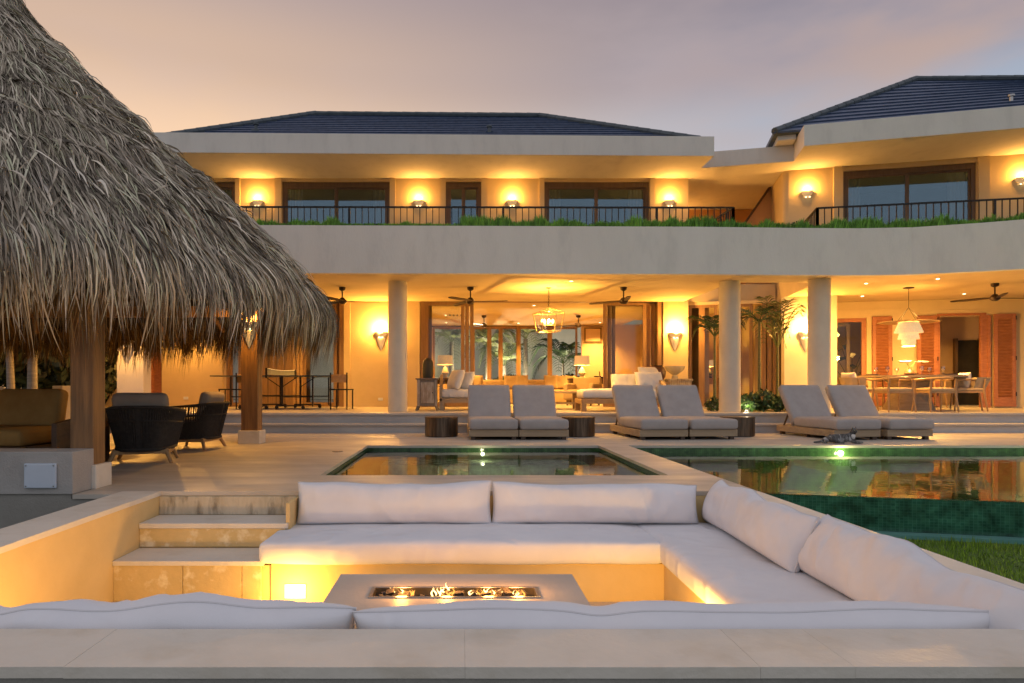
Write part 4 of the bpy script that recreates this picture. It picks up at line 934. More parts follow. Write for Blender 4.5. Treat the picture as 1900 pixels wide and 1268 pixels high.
for i in range(4):
    a,b,c_,d_ = T4[i],T4[(i+1)%4],B4[(i+1)%4],B4[i]
    MB(Matrix.Rotation(R(12),4,'Z')).add([a,b,c_,d_],[(0,1,2,3)]).build('pane',THING,ln)
m = MB().cyl((0,0,zt2),(0,0,-.62),.008,n=6); 
for k in range(4):
    a=k*math.pi/2; m.tube([(0,0,-.80),(math.cos(a)*.06,math.sin(a)*.06,-.82),(math.cos(a)*.09,math.sin(a)*.09,-.78)],.006,6)
m.cyl((0,0,-.62),(0,0,-.82),.008,n=6).build('candle_stem',BR,ln)
for k in range(4):
    a=k*math.pi/2; MB().lathe([(.001,.05),(.014,.03),(.022,0),(.012,-.035),(.001,-.04)],c=(math.cos(a)*.09,math.sin(a)*.09,-.73),n=10).build('bulb',BULB,ln,smooth=True)
lamp('lantern_lamp',(0,0,-.70),560,ln,color=(1,.52,.11),rad=.012)

D_ = 14.8; pxx = PX(1686,D_)
pd = thing('beaded_pendant','tiered beaded pendant lamp with a wide rattan disc over the dining table','pendant lamp',(pxx,D_,ZC-.002))
MB().lathe([(.001,0),(.11,0),(.10,-.02),(.001,-.022)],n=20).build('ceiling_rose',DBRON,pd)
m = MB().cyl((0,0,-.02),(0,0,-.43),.005,n=6)
for k in range(4): a=k*math.pi/2+.4; m.tube([(0,0,-.43),(.28*math.cos(a),.28*math.sin(a),-.74)],.004,5)
m.build('cord',BLACK,pd)
MB().lathe([(.001,-.72),(.12,-.73),(.40,-.745),(.585,-.74),(.585,-.752),(.40,-.757),(.12,-.742)],n=40).build('rattan_disc',DISHR,pd,smooth=True)
def tier(r0,r1,z0,z1):
    prof_o=[(r0,z0),((r0+r1)/2,(z0+z1)/2),(r1,z1)]
    o = MB().lathe(prof_o,n=36).build('bead_tier',BEAD,pd,smooth=True)
    m = MB()
    for k in range(52):
        a=2*math.pi*k/52; ca,sa_=math.cos(a),math.sin(a)
        for j in range(4):
            t=(j+.5)/4; r=r0+(r1-r0)*t+.004; z=z0+(z1-z0)*t
            m.add([(ca*r+sa_*dx_*.011,sa_*r-ca*dx_*.011,z+dz_*.014) for dx_,dz_ in ((-1,0),(0,-1),(1,0),(0,1))],[(0,1,2,3)])
    q = m.build('bead',BEAD,o,kind='stuff')
tier(.19,.275,-.755,-.98); tier(.165,.205,-.93,-1.12); tier(.12,.135,-1.06,-1.22); tier(.125,.125,-1.12,-1.27)
lamp('pendant_lamp',(0,0,-1.32),380,pd,color=(1,.52,.12),rad=.08); lamp('pendant_uplamp',(0,0,-.66),36,pd,color=(1,.52,.12),rad=.08)

# ================================================================== THATCHED PAVILION
pvc = (-6.0, 8.15); pav = thing('thatched_pavilion','open pavilion with steep shaggy grey palm thatch roof on square timber posts','pavilion',(pvc[0],pvc[1],0))
pvo = (pvc[0],pvc[1],0)
for i,(x,y) in enumerate(((-3.205,5.87),(-3.185,10.405),(-8.9,5.87),(-8.9,10.405))):
    r = .098 if i == 0 else .125
    MB().box(x-r,x+r,y-r,y+r,.18,2.12).build('post',POST,pav,off=pvo,bevel=.006)
    MB().box(x-r-.035,x+r+.04,y-r-.035,y+r+.035,.0,.20).build('post_plinth',STONE,pav,off=pvo,bevel=.006)
for a,b in (((-3.2,5.8),(-3.2,10.5)),((-8.9,5.8),(-8.9,10.5))): MB().bar((a[0],a[1],2.02),(b[0],b[1],2.02),.14,.2).build('beam',POST,pav,off=pvo)
for yy in (5.87,10.4): MB().bar((-9.0,yy,2.0),(-3.1,yy,2.0),.14,.16).build('beam',POST,pav,off=pvo)
AA,BB,NE = 4.42,3.58,2.5
prof = [(0,6.05),(.06,5.88),(.115,5.58),(.168,5.20),(.34,4.48),(.54,3.68),(.735,2.92),(.85,2.42),(.915,2.08),(.955,1.87),(.975,1.66)]
pr_ = np.array([p[0] for p in prof]); pz_ = np.array([p[1] for p in prof])
sl = np.concatenate([[0],np.cumsum(np.hypot(np.diff(pr_)*AA,np.diff(pz_)))]); SL = sl[-1]
def sup(th):
    c,s = np.cos(th),np.sin(th); return (np.abs(c/AA)**NE+np.abs(s/BB)**NE)**(-1/NE)
def surf(th,s,lift=0):
    rho = np.interp(s,sl,pr_); z = np.interp(s,sl,pz_); ex = np.maximum(0,s-SL); z = z-ex; rho = rho - ex*.03
    Rr = sup(th)*rho
    # outward normal in the profile plane
    ds = .05; r2 = np.interp(s+ds,sl,pr_)*AA; r1 = np.interp(s-ds,sl,pr_)*AA; z2 = np.interp(s+ds,sl,pz_)-np.maximum(0,s+ds-SL); z1 = np.interp(s-ds,sl,pz_)
    dr,dz = r2-r1,z2-z1; l = np.hypot(dr,dz)+1e-6; nr,nz_ = -dz/l,dr/l
    bumpy = .03*np.sin(th*9+s*2.1)*np.sin(s*3.3+th*4)+.015*np.sin(s*11+2*np.sin(th*6))*(s<SL-1.3)
    hgt = lift+bumpy
    Rr = Rr+nr*hgt; z = z+nz_*hgt
    return pvc[0]+Rr*np.cos(th), pvc[1]+Rr*np.sin(th), z
# inner shell
nth,ns = 72,22; vs=[];fs=[]
for j in range(ns+1):
    s_ = np.full(nth,SL*j/ns); th = np.arange(nth)*2*np.pi/nth
    x,y,z = surf(th,s_,-.10); vs += list(zip(x.tolist(),y.tolist(),z.tolist()))
for j in range(ns):
    for k in range(nth): fs.append((j*nth+k,j*nth+(k+1)%nth,(j+1)*nth+(k+1)%nth,(j+1)*nth+k))
MB().add(vs,fs).build('thatch_underlayer',THATI,pav,off=pvo,smooth=True)
for k in range(20):
    a = 2*math.pi*k/20; s_ = np.array([.3,SL*.5,SL-.25]); x,y,z = surf(np.full(3,a),s_,-.2)
    MB().tube(list(zip(x.tolist(),y.tolist(),z.tolist())),.035,6).build('rafter',POST,pav,off=pvo)
# thatch: clusters of curved tapering leaf strips
rg = np.random.default_rng(5)
def strips(n_cl, per, L0, L1, w0, w1, smin, smax, lift0, lift1, droop=1.0, th_range=None, seed=0, fan_=.5):
    rg = np.random.default_rng(seed)
    # choose s with density ~ circumference
    s_c = []
    while len(s_c) < n_cl:
        s_ = rg.uniform(smin,smax,n_cl); keep = rg.uniform(0,1,n_cl) < (.12+np.interp(s_,sl,pr_)); s_c += list(s_[keep])
    s_c = np.array(s_c[:n_cl]); s_c = np.clip(np.where(rg.uniform(0,1,n_cl)<.75, np.round(s_c/.46)*.46+rg.normal(0,.055,n_cl)+.07*np.sin(s_c*0+rg.uniform(0,1,n_cl)*0), s_c), smin, smax); th_c = rg.uniform(*(th_range or (0,2*np.pi)),n_cl)
    skew = rg.normal(0,.15,n_cl); lenc = rg.uniform(.75,1.2,n_cl)
    s0 = np.repeat(s_c,per)+rg.uniform(-.10,.10,n_cl*per); th0 = np.repeat(th_c,per)
    n = n_cl*per; fan = rg.normal(0,fan_,n)+np.repeat(skew,per)
    rad0 = sup(th0)*np.interp(s0,sl,pr_)+.15
    th0 = th0+rg.normal(0,.05,n)/rad0
    L = rg.uniform(L0,L1,n)*np.repeat(lenc,per); wd = rg.uniform(w0,w1,n)*.5
    lf0 = rg.uniform(-.02,.03,n)+lift0; lf1 = rg.uniform(-.01,1,n)**2*lift1; curl = rg.normal(0,.38,n); K = 6
    P = []
    for k in range(K):
        t = k/(K-1); lateral = (fan*t+curl*.35*t*t)*L*.42
        s_ = s0+L*t*np.sqrt(np.maximum(.3,1-(fan*.42)**2)); th = th0+lateral/rad0
        lift = lf0+lf1*math.sin(t*2.2)*1.0
        x,y,z = surf(th,s_,lift); z = z-droop*.05*t*t*np.abs(rg.normal(0,1,n) if k==K-1 else 1)*.5
        P.append(np.stack([x,y,z],1))
    P = np.stack(P,1)         # n,K,3
    T = np.gradient(P,axis=1); T /= np.linalg.norm(T,axis=2,keepdims=True)+1e-9
    rad = np.stack([np.cos(th0),np.sin(th0),np.full(n,.35)],1)[:,None,:]+rg.normal(0,.45,(n,1,3))
    side = np.cross(T,rad); side /= np.linalg.norm(side,axis=2,keepdims=True)+1e-9
    prof_w = np.array([.55,1,.95,.75,.45,.06])[None,:,None]
    Wd = wd[:,None,None]*prof_w
    V = np.stack([P-side*Wd,P+side*Wd],2).reshape(-1,3)     # n,K,2
    base = (np.arange(n)*K*2)[:,None]; q = []
    for k in range(K-1): q.append(np.stack([base[:,0]+2*k,base[:,0]+2*k+1,base[:,0]+2*k+3,base[:,0]+2*k+2],1))
    F_ = np.stack(q,1).reshape(-1,4)
    return V,F_
def npmesh(name,V,Fq,m,parent,off,kind='stuff'):
    me = bpy.data.meshes.new(name); V = V-np.array(off)
    me.vertices.add(len(V)); me.vertices.foreach_set('co',V.astype(np.float32).ravel())
    me.loops.add(Fq.size); me.loops.foreach_set('vertex_index',Fq.astype(np.int32).ravel())
    me.polygons.add(len(Fq)); me.polygons.foreach_set('loop_start',np.arange(0,Fq.size,Fq.shape[1],dtype=np.int32)); me.update(calc_edges=True); me.validate()
    me.materials.append(m); o = bpy.data.objects.new(name,me); C.objects.link(o); o.parent = parent
    if kind: o['kind'] = kind
    return o
def merge(lst):
    Vs=[];Fs=[];o=0
    for V,F_ in lst: Vs.append(V);Fs.append(F_+o);o+=len(V)
    return np.concatenate(Vs),np.concatenate(Fs)
tr_ = (-2.15,1.1)        # the side that can be seen, denser
A1 = strips(7000,12,.42,.85,.007,.024,.05,SL-.42,.02,.10,th_range=tr_,seed=1,fan_=.24)
A2 = strips(1700,10,.35,.65,.014,.034,.05,SL-.25,.02,.12,th_range=(1.1,4.13),seed=2)
A3 = strips(680,12,.46,.82,.008,.020,SL-1.15,SL-.30,.03,.06,seed=3,fan_=.28)
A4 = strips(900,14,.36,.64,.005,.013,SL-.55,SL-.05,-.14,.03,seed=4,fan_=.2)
A5 = strips(520,6,.30,.60,.016,.032,.1,SL-.5,.03,.15,th_range=tr_,seed=6,fan_=.65)
V,F_ = merge([A1,A2,A5])
npmesh('thatch',V,F_,THAT,pav,pvo)
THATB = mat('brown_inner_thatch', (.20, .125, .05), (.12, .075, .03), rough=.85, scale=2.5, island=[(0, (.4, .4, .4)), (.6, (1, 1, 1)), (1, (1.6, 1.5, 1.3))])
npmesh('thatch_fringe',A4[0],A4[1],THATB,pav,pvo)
THATC = mat('tan_eave_thatch', (.46, .35, .21), (.32, .235, .135), rough=.85, scale=2.5, island=[(0, (.3, .28, .25)), (.5, (.9, .88, .84)), (1, (1.6, 1.6, 1.6))])  # tan of stained strands, with warm glow from below put into the colour
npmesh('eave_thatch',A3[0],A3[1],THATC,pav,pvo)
# torch sconce on the far post
q = sconce((-3.185,10.405-.128,1.82),'torch like cone sconce glowing on the far pavilion post under the thatch',20,s=.85)
sconce((-8.9,10.405-.128,1.85),'added cone sconce on the pavilion post farther left, out of the picture',17,s=.85)  # added out of view to light the pavilion from inside
sconce((-8.772,5.87,1.85),'added cone sconce on the near left pavilion post, out of the picture',20,s=.85,rz=R(90))  # second unseen sconce added to warm the near post and thatch

# ================================================================== SUN LOUNGERS, DRUM TABLES
def lounger():
    t = thing('sun_lounger','','sun lounger'); W,L = .80,1.62
    m = MB(); m.box(-W/2,-W/2+.035,0,L,.055,.165).box(W/2-.035,W/2,0,L,.055,.165).box(-W/2+.035,W/2-.035,.0,.03,.055,.165).box(-W/2+.035,W/2-.035,L-.03,L,.055,.165)
    m.build('frame',TEAK,t,bevel=.004)
    sm = None
    for i in range(15):
        y = .06+i*.105
        if sm is None: q = MB().box(-W/2+.036,W/2-.036,0,.07,.130,.150).build('slat',TEAKG,t); sm = q.data
        else: q = bpy.data.objects.new('slat',sm); C.objects.link(q); q.parent = t
        q.location = (0,y,0)
    lm = None
    for x in (-W/2+.07,W/2-.07):
        for y in (.08,L/2,L-.08):
            if lm is None: q = MB().box(-.035,.035,-.035,.035,0,.054).build('leg',DWOOD,t); lm = q.data
            else: q = bpy.data.objects.new('leg',lm); C.objects.link(q); q.parent = t
            q.location = (x,y,0)
    MB().rbox(0,0,0,W-.01,1.17,.165,.045,n=10,jit=.004,seed=3,puff=.012).build('seat_cushion',TAUPE,t,smooth=True,angle=80).location = (0,.535,.168)
    b = MB().rbox(0,0,-.075,W-.03,.80,.135,.045,n=10,jit=.004,seed=5,puff=.012).build('back_cushion',TAUPE,t,smooth=True,angle=80)
    a = R(56); b.location = (0,1.12+.40*math.cos(a)+.02,.25+.40*math.sin(a)-.035); b.rotation_euler = (a,0,0)
    M0 = Matrix.Translation((0,1.17,.165)) @ Matrix.Rotation(a,4,'X'); bf = MB(M0)
    bf.box(-W/2+.04,-W/2+.075,0,.74,-.03,0).box(W/2-.075,W/2-.04,0,.74,-.03,0).box(-W/2+.075,W/2-.075,.70,.74,-.03,0).box(-W/2+.075,W/2-.075,.2,.26,-.03,0).box(-W/2+.075,W/2-.075,.4,.46,-.03,0)
    bf.build('back_frame',TEAKG,t)
    for sx_ in (-1,1): MB().bar((sx_*(W/2-.08),1.36,.40),(sx_*(W/2-.08),1.52,.15),.025,.02).build('prop',DWOOD,t)
    return t
L0 = lounger()
LG = 'taupe cushioned sun loungers along the pool'
spots = [(.53,11.02,0.6,'taupe sun lounger with its back to the hall, beside the left dark drum table'),
         (1.345,11.02,0.6,'taupe sun lounger beside the drum table that stands between two lounger pairs'),
         (3.28,11.02,4.5,'left taupe lounger of the middle pair, in front of the white day bed'),
         (4.11,11.09,4.5,'right taupe lounger of the middle pair, overlapping the column and a drum table'),
         (6.38,10.98,6.5,'taupe lounger with lit teak side, the one the tabby cat lies in front of'),
         (7.29,11.07,6.5,'taupe lounger farthest from the hot tub, below the dining table')]
for i,(x,y,a,l) in enumerate(spots):
    if i == 0: L0.location = (x,y,0); L0.rotation_euler = (0,0,R(a)); L0['label'] = l; L0['group'] = LG
    else: dup(L0,(x,y,0),R(a),l)
dt = thing('drum_side_table','round dark ribbed drum side table at the outer side of the nearest lounger pair','side table',(PX(819,11.85),11.85,0),0,'dark drum side tables')
m = MB(); n=40; pr=[]
for k in range(n*2):
    a=math.pi*k/n; r=.285-(.006 if k%2 else 0); pr.append((r*math.cos(a),r*math.sin(a)))
m.prism(pr,.012,.315); m.build('drum',DRUM,dt,smooth=True,angle=60)
MB().cyl((0,0,.316),(0,0,.338),.292,n=40).build('top',DRUM,dt,smooth=True); MB().cyl((0,0,0),(0,0,.012),.27,n=40).build('foot_ring',BLACK,dt)
dup(dt,(PX(1073,11.9),11.9,0),0,'round dark ribbed drum side table half hidden between the left and middle lounger pairs')
dup(dt,(PX(1368,11.95),11.95,0),1,'round dark ribbed drum side table peeking out behind the right end of the middle loungers')

# ================================================================== TABBY CAT lying by the pool
ct = bpy.data.meshes.new('cat'); co = bpy.data.objects.new('cat',ct); C.objects.link(co)
cv = [((.00,0,.085),.075),((.10,.0,.09),.078),((.20,-.01,.095),.070),((.255,-.02,.125),.052),((.29,-.035,.180),.046),((.305,-.055,.215),.050),((.312,-.095,.205),.028),((.314,-.118,.200),.018), #0-7 spine-head-nose
      ((-.10,.0,.08),.070),((-.17,.01,.06),.045),((-.25,-.02,.03),.022),((-.33,-.05,.02),.018),((-.40,-.06,.018),.014), #8-12 rump tail
      ((.24,-.07,.06),.035),((.30,-.13,.026),.022),((.40,-.17,.020),.018),  #13-15 front leg
      ((.21,-.08,.05),.03),((.25,-.16,.024),.021),((.33,-.22,.019),.018), #16-18 other front leg
      ((-.08,-.09,.055),.045),((.0,-.15,.024),.022),((.08,-.17,.019),.018), #19-21 hind leg
      ((-.16,-.06,.04),.035),((-.22,-.12,.02),.020),((-.30,-.13,.018),.017), #22-24
      ((.285,-.05,.262),.016),((.280,-.047,.288),.005),((.330,-.05,.262),.016),((.336,-.047,.288),.005)] #25-28 ears
ce = [(0,1),(1,2),(2,3),(3,4),(4,5),(5,6),(6,7),(0,8),(8,9),(9,10),(10,11),(11,12),(2,13),(13,14),(14,15),(2,16),(16,17),(17,18),(8,19),(19,20),(20,21),(9,22),(22,23),(23,24),(5,25),(25,26),(5,27),(27,28)]
ct.from_pydata([c[0] for c in cv],ce,[]); ct.materials.append(CATM)
sk_ = co.modifiers.new('skin','SKIN'); co.modifiers.new('sub','SUBSURF').levels = 2; co.modifiers['sub'].render_levels = 2
for i,c in enumerate(cv): ct.skin_vertices[0].data[i].radius = (c[1],c[1])
ct.skin_vertices[0].data[0].use_root = True
sk_.use_smooth_shade = True
co.location = (PX(1549,10.45),10.45,.0); co.scale=(.88,.88,.88)
tag(co,'grey tabby cat with white chest lying at the pool edge in front of a lounger','cat')
EY = mat('cat_eye',(.5,.5,.2),(.4,.4,.15),rough=.2)
for s_ in (-1,1): MB().lathe([(.001,.007),(.007,0),(.001,-.007)],c=(.308+s_*.018,-.098,.225),n=8).build('eye',EY,co,smooth=True)
MB().lathe([(.001,.045),(.03,.03),(.043,0),(.03,-.045),(.001,-.06)],c=(.283,-.062,.125),n=12,sy=.5).build('white_bib',WHITEC,co,smooth=True)

# ================================================================== ROPE ARMCHAIRS under the pavilion
def ropechair():
    t = thing('rope_armchair','','armchair'); t['group'] = 'rope armchairs under the pavilion'
    # local: faces -y ; back at +y. plan outline of shell (U shape)
    def U(k,z,n=28):   # k 0..1 along U from left front round the back to right front
        a = math.pi*(k); hw,dp = (.29+.10*z/.45),( .37+.10*z/.45)
        x = -math.cos(a); x = math.copysign(abs(x)**.6,x)*hw
        y = (math.sin(a)**.75)*(dp+.22) - .28
        return x,y
    zb,zt_ = .15,.545
    def P(k,t_):     # t_ 0 bottom .. 1 top
        back = math.sin(math.pi*k); z = zb+(zt_+.06*back-zb)*t_
        x,y = U(k,.45*t_); return (x,y,z)
    n = 40
    m = MB(); m.tube([P(k/n,1) for k in range(n+1)],.017,8); m.tube([P(k/n,0) for k in range(n+1)],.02,8)
    m.tube([P(0,0),P(0,1)],.016,8); m.tube([P(1,0),P(1,1)],.016,8); m.tube([P(0,0),P(1,0)],.02,8)
    m.tube([P(k/n,.68) for k in range(n+1)],.012,6)
    m.build('shell_frame',ROPE,t,smooth=True)
    me=None
    for k in range(110):
        kk=(k+.5)/110; dense = 0.5
        p0=P(kk,0); p1=P(min(1,max(0,kk+.006*(1 if k%2 else -1))),1)
        MB().tube([p0,P(kk,.5),p1],.0065,4).build('rope_strand',ROPE,t)
    # lower woven skirt reads as solid
    vs=[];fs=[]
    for k in range(n+1):
        e=max(0,min(1,(abs(k/n-.5)-.20)/.10)); tp=.96-.46*e*e*(3-2*e)
        for j in range(5):
            q=P(k/n,j/4*tp); vs.append((q[0]*.98,q[1]*.98,q[2]))
    for k in range(n):
        for j in range(4): a=k*5+j; fs.append((a,a+5,a+6,a+1))
    m=MB().add(vs,fs); m.build('woven_skirt',ROPE,t,smooth=True)
    m=MB().add([P(k/n,0) for k in range(n+1)],[tuple(range(n+1))]); m.build('seat_deck',ROPE,t)
    MB().rbox(0,0,0,.50,.50,.13,.05,n=8,jit=.004,puff=.02).build('seat_cushion',GREYC,t,smooth=True,angle=80).location=(0,-.05,.27)
    b=MB().rbox(0,0,0,.56,.14,.50,.07,n=8,jit=.006).build('back_cushion',GREYC,t,smooth=True,angle=80); b.location=(0,.15,.27); b.rotation_euler=(R(-13),0,0)
    m=MB().box(-.28,.28,-.25,-.21,.10,.14).box(-.28,.28,.21,.25,.10,.14).box(-.28,-.24,-.21,.21,.10,.14).box(.24,.28,-.21,.21,.10,.14); m.build('base_frame',LWOOD,t)
    for sx_ in (-1,1):
        for sy in (-1,1): MB().cyl((sx_*.25,sy*.22,.14),(sx_*.31,sy*.28,0),.026,.018,n=10).build('leg',LWOOD,t,smooth=True)
    return t
rc = ropechair(); D1=7.9; rc.location=(PX(268,D1),D1,0); rc.rotation_euler=(0,0,R(196)); rc.scale=(1.05,)*3
# local -y is the front: rotate so that the back is toward the viewer
rc['label']='charcoal rope armchair seen from behind, next to the near pavilion post'
rc2 = dup(rc,(PX(362,9.6),9.6,0),R(265),'charcoal rope armchair seen from the side, between the other chair and the far post')
MB()
ctb = thing('round_coffee_table','round light wood coffee table behind the rope chairs','coffee table',(-4.9,9.35,0))
MB().cyl((0,0,.36),(0,0,.39),.40,n=32).build('top',LWOOD,ctb); MB().cyl((0,0,.02),(0,0,.36),.05,n=12).build('pedestal',LWOOD,ctb); MB().cyl((0,0,0),(0,0,.02),.30,n=32).build('foot',LWOOD,ctb)
# sofa under the pavilion
sf = thing('pavilion_sofa','low dark wood sofa with brown cushions under the pavilion','sofa',(PX(-40,7.6),7.6,0),R(-8))
W=1.75
MB().box(-W/2,W/2,-.40,.40,.19,.235).build('seat_frame',DWOOD,sf,bevel=.006)
for x in (-W/2+.05,0,W/2-.35): 
    for y in (-.34,.34): MB().box(x-.035,x+.035,y-.035,y+.035,0,.189).build('leg',DWOOD,sf)
MB().box(W/2-.10,W/2+.42,-.34,.40,.0,.235).build('end_block',DWOOD,sf,bevel=.004)
MB().add([(W/2+.36,-.42,.0),(W/2+.42,-.42,.0),(W/2+.42,.42,.0),(W/2+.36,.42,.0),(W/2+.36,-.42,.48),(W/2+.42,-.42,.48),(W/2+.42,.42,.60),(W/2+.36,.42,.60)],[(0,3,2,1),(4,5,6,7),(0,1,5,4),(1,2,6,5),(2,3,7,6),(3,0,4,7)]).build('arm_panel',DWOOD,sf)
for i in range(2):
    MB().rbox(0,0,0,.86,.78,.17,.05,n=8,jit=.005,puff=.02,seed=i).build('seat_cushion',BROWNC,sf,smooth=True,angle=80).location=(-.44+.875*i,-.02,.236)
    b=MB().rbox(0,0,0,.80,.18,.44,.06,n=8,jit=.006,seed=i+5).build('back_cushion',BROWNC,sf,smooth=True,angle=80); b.location=(-.45+.82*i,.30,.40); b.rotation_euler=(R(-12),0,0)

# ================================================================== TABLE TENNIS TABLE and side chair
D_=15.9; cx_=PX(522,D_); tt = thing('table_tennis_table','dark table tennis table on wheels with a sagging net','table tennis table',(cx_,D_,ZT))
L_,Wt=2.74,1.525
for s_ in (-1,1): MB().box(s_*.008 if s_>0 else -L_/2,L_/2 if s_>0 else -.008,-Wt/2,Wt/2,.735,.76).build('table_half',TTOP,tt,bevel=.002)
m=MB()
for s_ in (-1,1):
    for y in (-.6,.6):
        m.bar((s_*.25,y,.06),(s_*.25,y,.735),.035).bar((s_*.95,y,.06),(s_*.95,y,.735),.03).bar((s_*.25,y,.28),(s_*.95,y,.28),.025).bar((s_*.25,y,.5),(s_*.6,y,.73),.02)
    m.bar((s_*.10,-.6,.08),(s_*.75,-.6,.08),.035,.03).bar((s_*.10,.6,.08),(s_*.75,.6,.08),.035,.03).bar((s_*.25,-.6,.3),(s_*.25,.6,.3),.025)
m.build('undercarriage',BLACK,tt)
for s_ in (-1,1):
    for x in (.12,.73):
        for y in (-.6,.6): MB().cyl((s_*x,y-.02,.04),(s_*x,y+.02,.04),.04,n=14).build('wheel',BLACK,tt,smooth=True)
vs=[];n=14
for i in range(n+1):
    y=-.9+1.8*i/n; sg=.03*math.sin(math.pi*i/n); vs+=[(0.0,y,.775),(0.0,y,.912-sg)]
MB().add(vs,[(2*i,2*i+2,2*i+3,2*i+1) for i in range(n)]).build('net',NET,tt)
MB().tube([vs[2*i+1] for i in range(n+1)],.009,5).build('net_band',WHITEP,tt)
for s_ in (-1,1): MB().box(-.02,.02,s_*.9-.015,s_*.9+.015,.70,.92).build('net_post',BLACK,tt)
tt.rotation_euler=(0,0,R(-6))
def barchair(px,D_,label,rz):
    t=thing('side_chair',label,'chair',(PX(px,D_),D_,ZT),rz)
    MB().box(-.21,.21,-.21,.21,.43,.46).build('seat',BLACK,t,bevel=.005)
    for x in (-.19,.19):
        for y in (-.19,.19): MB().bar((x,y,0),(x,y,.43 if y<0 else .82),.025).build('leg',BLACK,t)
    MB().box(-.19,.19,.18,.20,.60,.78).build('backrest',LWOOD,t,bevel=.004); return t
barchair(634,15.3,'black framed chair with a tan back at the end of the table tennis table',R(170))
barchair(428,15.6,'dark chair behind the far pavilion post, left of the table tennis table',R(-90))

# ================================================================== HALL FURNITURE
cb = thing('whitewashed_cabinet','small worn whitewashed cabinet with splayed feet by the glass doors','cabinet',(PX(793,14.6),14.6,ZT))
W=.42
MB().box(-.21,.21,-.19,.19,.10,.66).build('body',WWDARK,cb,bevel=.004); MB().box(-.24,.24,-.22,.22,.661,.69).build('top',WWDARK,cb,bevel=.004)
MB().box(-.13,.15,-.205,-.191,.16,.60).build('door',WWASH,cb,bevel=.004); MB().cyl((.12,-.22,.38),(.12,-.205,.38),.012,n=8).build('knob',BLACK,cb)
MB().box(-.21,-.15,-.204,-.191,.10,.655).box(.165,.21,-.204,-.191,.10,.655).build('stile',WWASH,cb)
for x in (-1,1):
    for y in (-1,1): MB().bar((x*.19,y*.17,.10),(x*.225,y*.19,0),.045).build('foot',WWDARK,cb)
ur = thing('dark_urn','tall dark domed jar standing on the whitewashed cabinet','jar',(PX(794,14.6),14.6,ZT+.69))
MB().lathe([(.001,0),(.10,0),(.115,.08),(.115,.30),(.10,.37),(.05,.42),(.001,.43)],n=24).build('body',mat('dark_green_glaze',(.03,.032,.02),(.02,.02,.012),rough=.5,scale=30,bump=.4,stretch=(6,6,.5)),ur,smooth=True)
def daybed(name,label,px,D_,L,W_,rz,flip=1,wood=TEAK,npil=3):
    t=thing(name,label,'day bed',(PX(px,D_),D_,ZT),rz)
    m=MB(); m.box(-L/2,L/2,-W_/2,W_/2,.16,.26); m.build('base_frame',wood,t,bevel=.006)
    for x in (-1,1):
        for y in (-1,1): MB().box(x*(L/2-.05)-.05,x*(L/2-.05)+.05,y*(W_/2-.05)-.05,y*(W_/2-.05)+.05,0,.159).build('leg',wood,t)
    MB().rbox(0,0,0,L-.06,W_-.06,.19,.06,n=8,jit=.006,puff=.02).build('mattress',WHITEC,t,smooth=True,angle=80).location=(0,0,.261)
    x=flip*(L/2-.03); MB().bar((x,-W_/2+.03,.2),(x,-W_/2+.03,.50),.06).bar((x,W_/2-.03,.2),(x,W_/2-.03,.75),.06).bar((x,-W_/2,.49),(x,W_/2,.76),.06,.05).build('arm_frame',wood,t)
    return t
db=daybed('day_bed','wooden day bed with white mattress beside the whitewashed cabinet',880,14.9,1.5,.8,0,-1)
pillow('square white pillow leaning on the arm of the left day bed',(PX(840,14.8),14.7,ZT+.44),.48,.46,.18,rz=R(-60),tilt=R(-20),seed=11,m=WHITEC,pipe=False,name='pillow',nu=18)
pillow('second square white pillow on the left day bed, nearer its middle',(PX(857,14.8),14.72,ZT+.44),.46,.42,.18,rz=R(-40),tilt=R(-22),seed=12,m=WHITEC,pipe=False,name='pillow',nu=18)
db2=daybed('day_bed','wooden day bed with white mattress behind the middle sun loungers',1150,14.3,1.75,.85,0,1,wood=LWOOD)
for i,(px,D2,w_,h_,rz,tl,l) in enumerate(((1172,14.45,.85,.40,-6,-26,'large white pillow at the left of the pile on the right day bed'),(1208,14.25,.62,.42,14,-20,'white pillow in the middle of the pile on the right day bed'),(1218,14.6,.60,.52,40,-30,'white pillow at the top of the pile on the right day bed'))):
    pillow(l,(PX(px,D2),D2,ZT+.42+(.06 if i==2 else 0)),w_,h_,.20,rz=R(rz),tilt=R(tl),seed=20+i,m=WHITEC,pipe=False,name='pillow',nu=18)
# coffee table
cf=thing('wooden_coffee_table','low solid wood coffee table seen between the lounger pairs','coffee table',(PX(1035,15.5),15.5,ZT))
MB().box(-.52,.52,-.42,.42,.36,.41).build('top',TEAK,cf,bevel=.006); MB().box(-.46,.46,-.36,.36,.12,.15).build('shelf',TEAK,cf)
for x in (-1,1):
    for y in (-1,1): MB().box(x*.44-.045,x*.44+.045,y*.34-.045,y*.34+.045,0,.359).build('leg',TEAK,cf)
# long sofa at the garden windows
ls=thing('garden_window_sofa','long cream sofa standing below the garden windows','sofa',(PX(985,20.6),20.6,ZT))
MB().rbox(0,0,0,3.6,.9,.42,.06,n=10,jit=.004).build('base',CREAMC,ls,smooth=True,angle=70); MB().rbox(0,.38,.40,3.6,.2,.32,.06,n=10,jit=.004).build('backrest',CREAMC,ls,smooth=True,angle=70)
for i,(px,s_,l) in enumerate(((884,1,'left end'),(948,2,'just left of the middle'),(968,3,'middle'),(1022,4,'right of the middle'),(1040,5,'right part'),(1055,6,'right end'))):
    pillow('small tan pillow on the garden window sofa, '+l,(PX(px,20.5),20.5,ZT+.45),.42,.42,.16,rz=R(ru(-12,12)),tilt=R(-16),seed=30+s_,m=CREAMC,pipe=False,name='pillow',nu=14)
ac=thing('cream_armchair','cream upholstered armchair at the right of the hall','armchair',(PX(1082,18.6),18.6,ZT),R(-30))
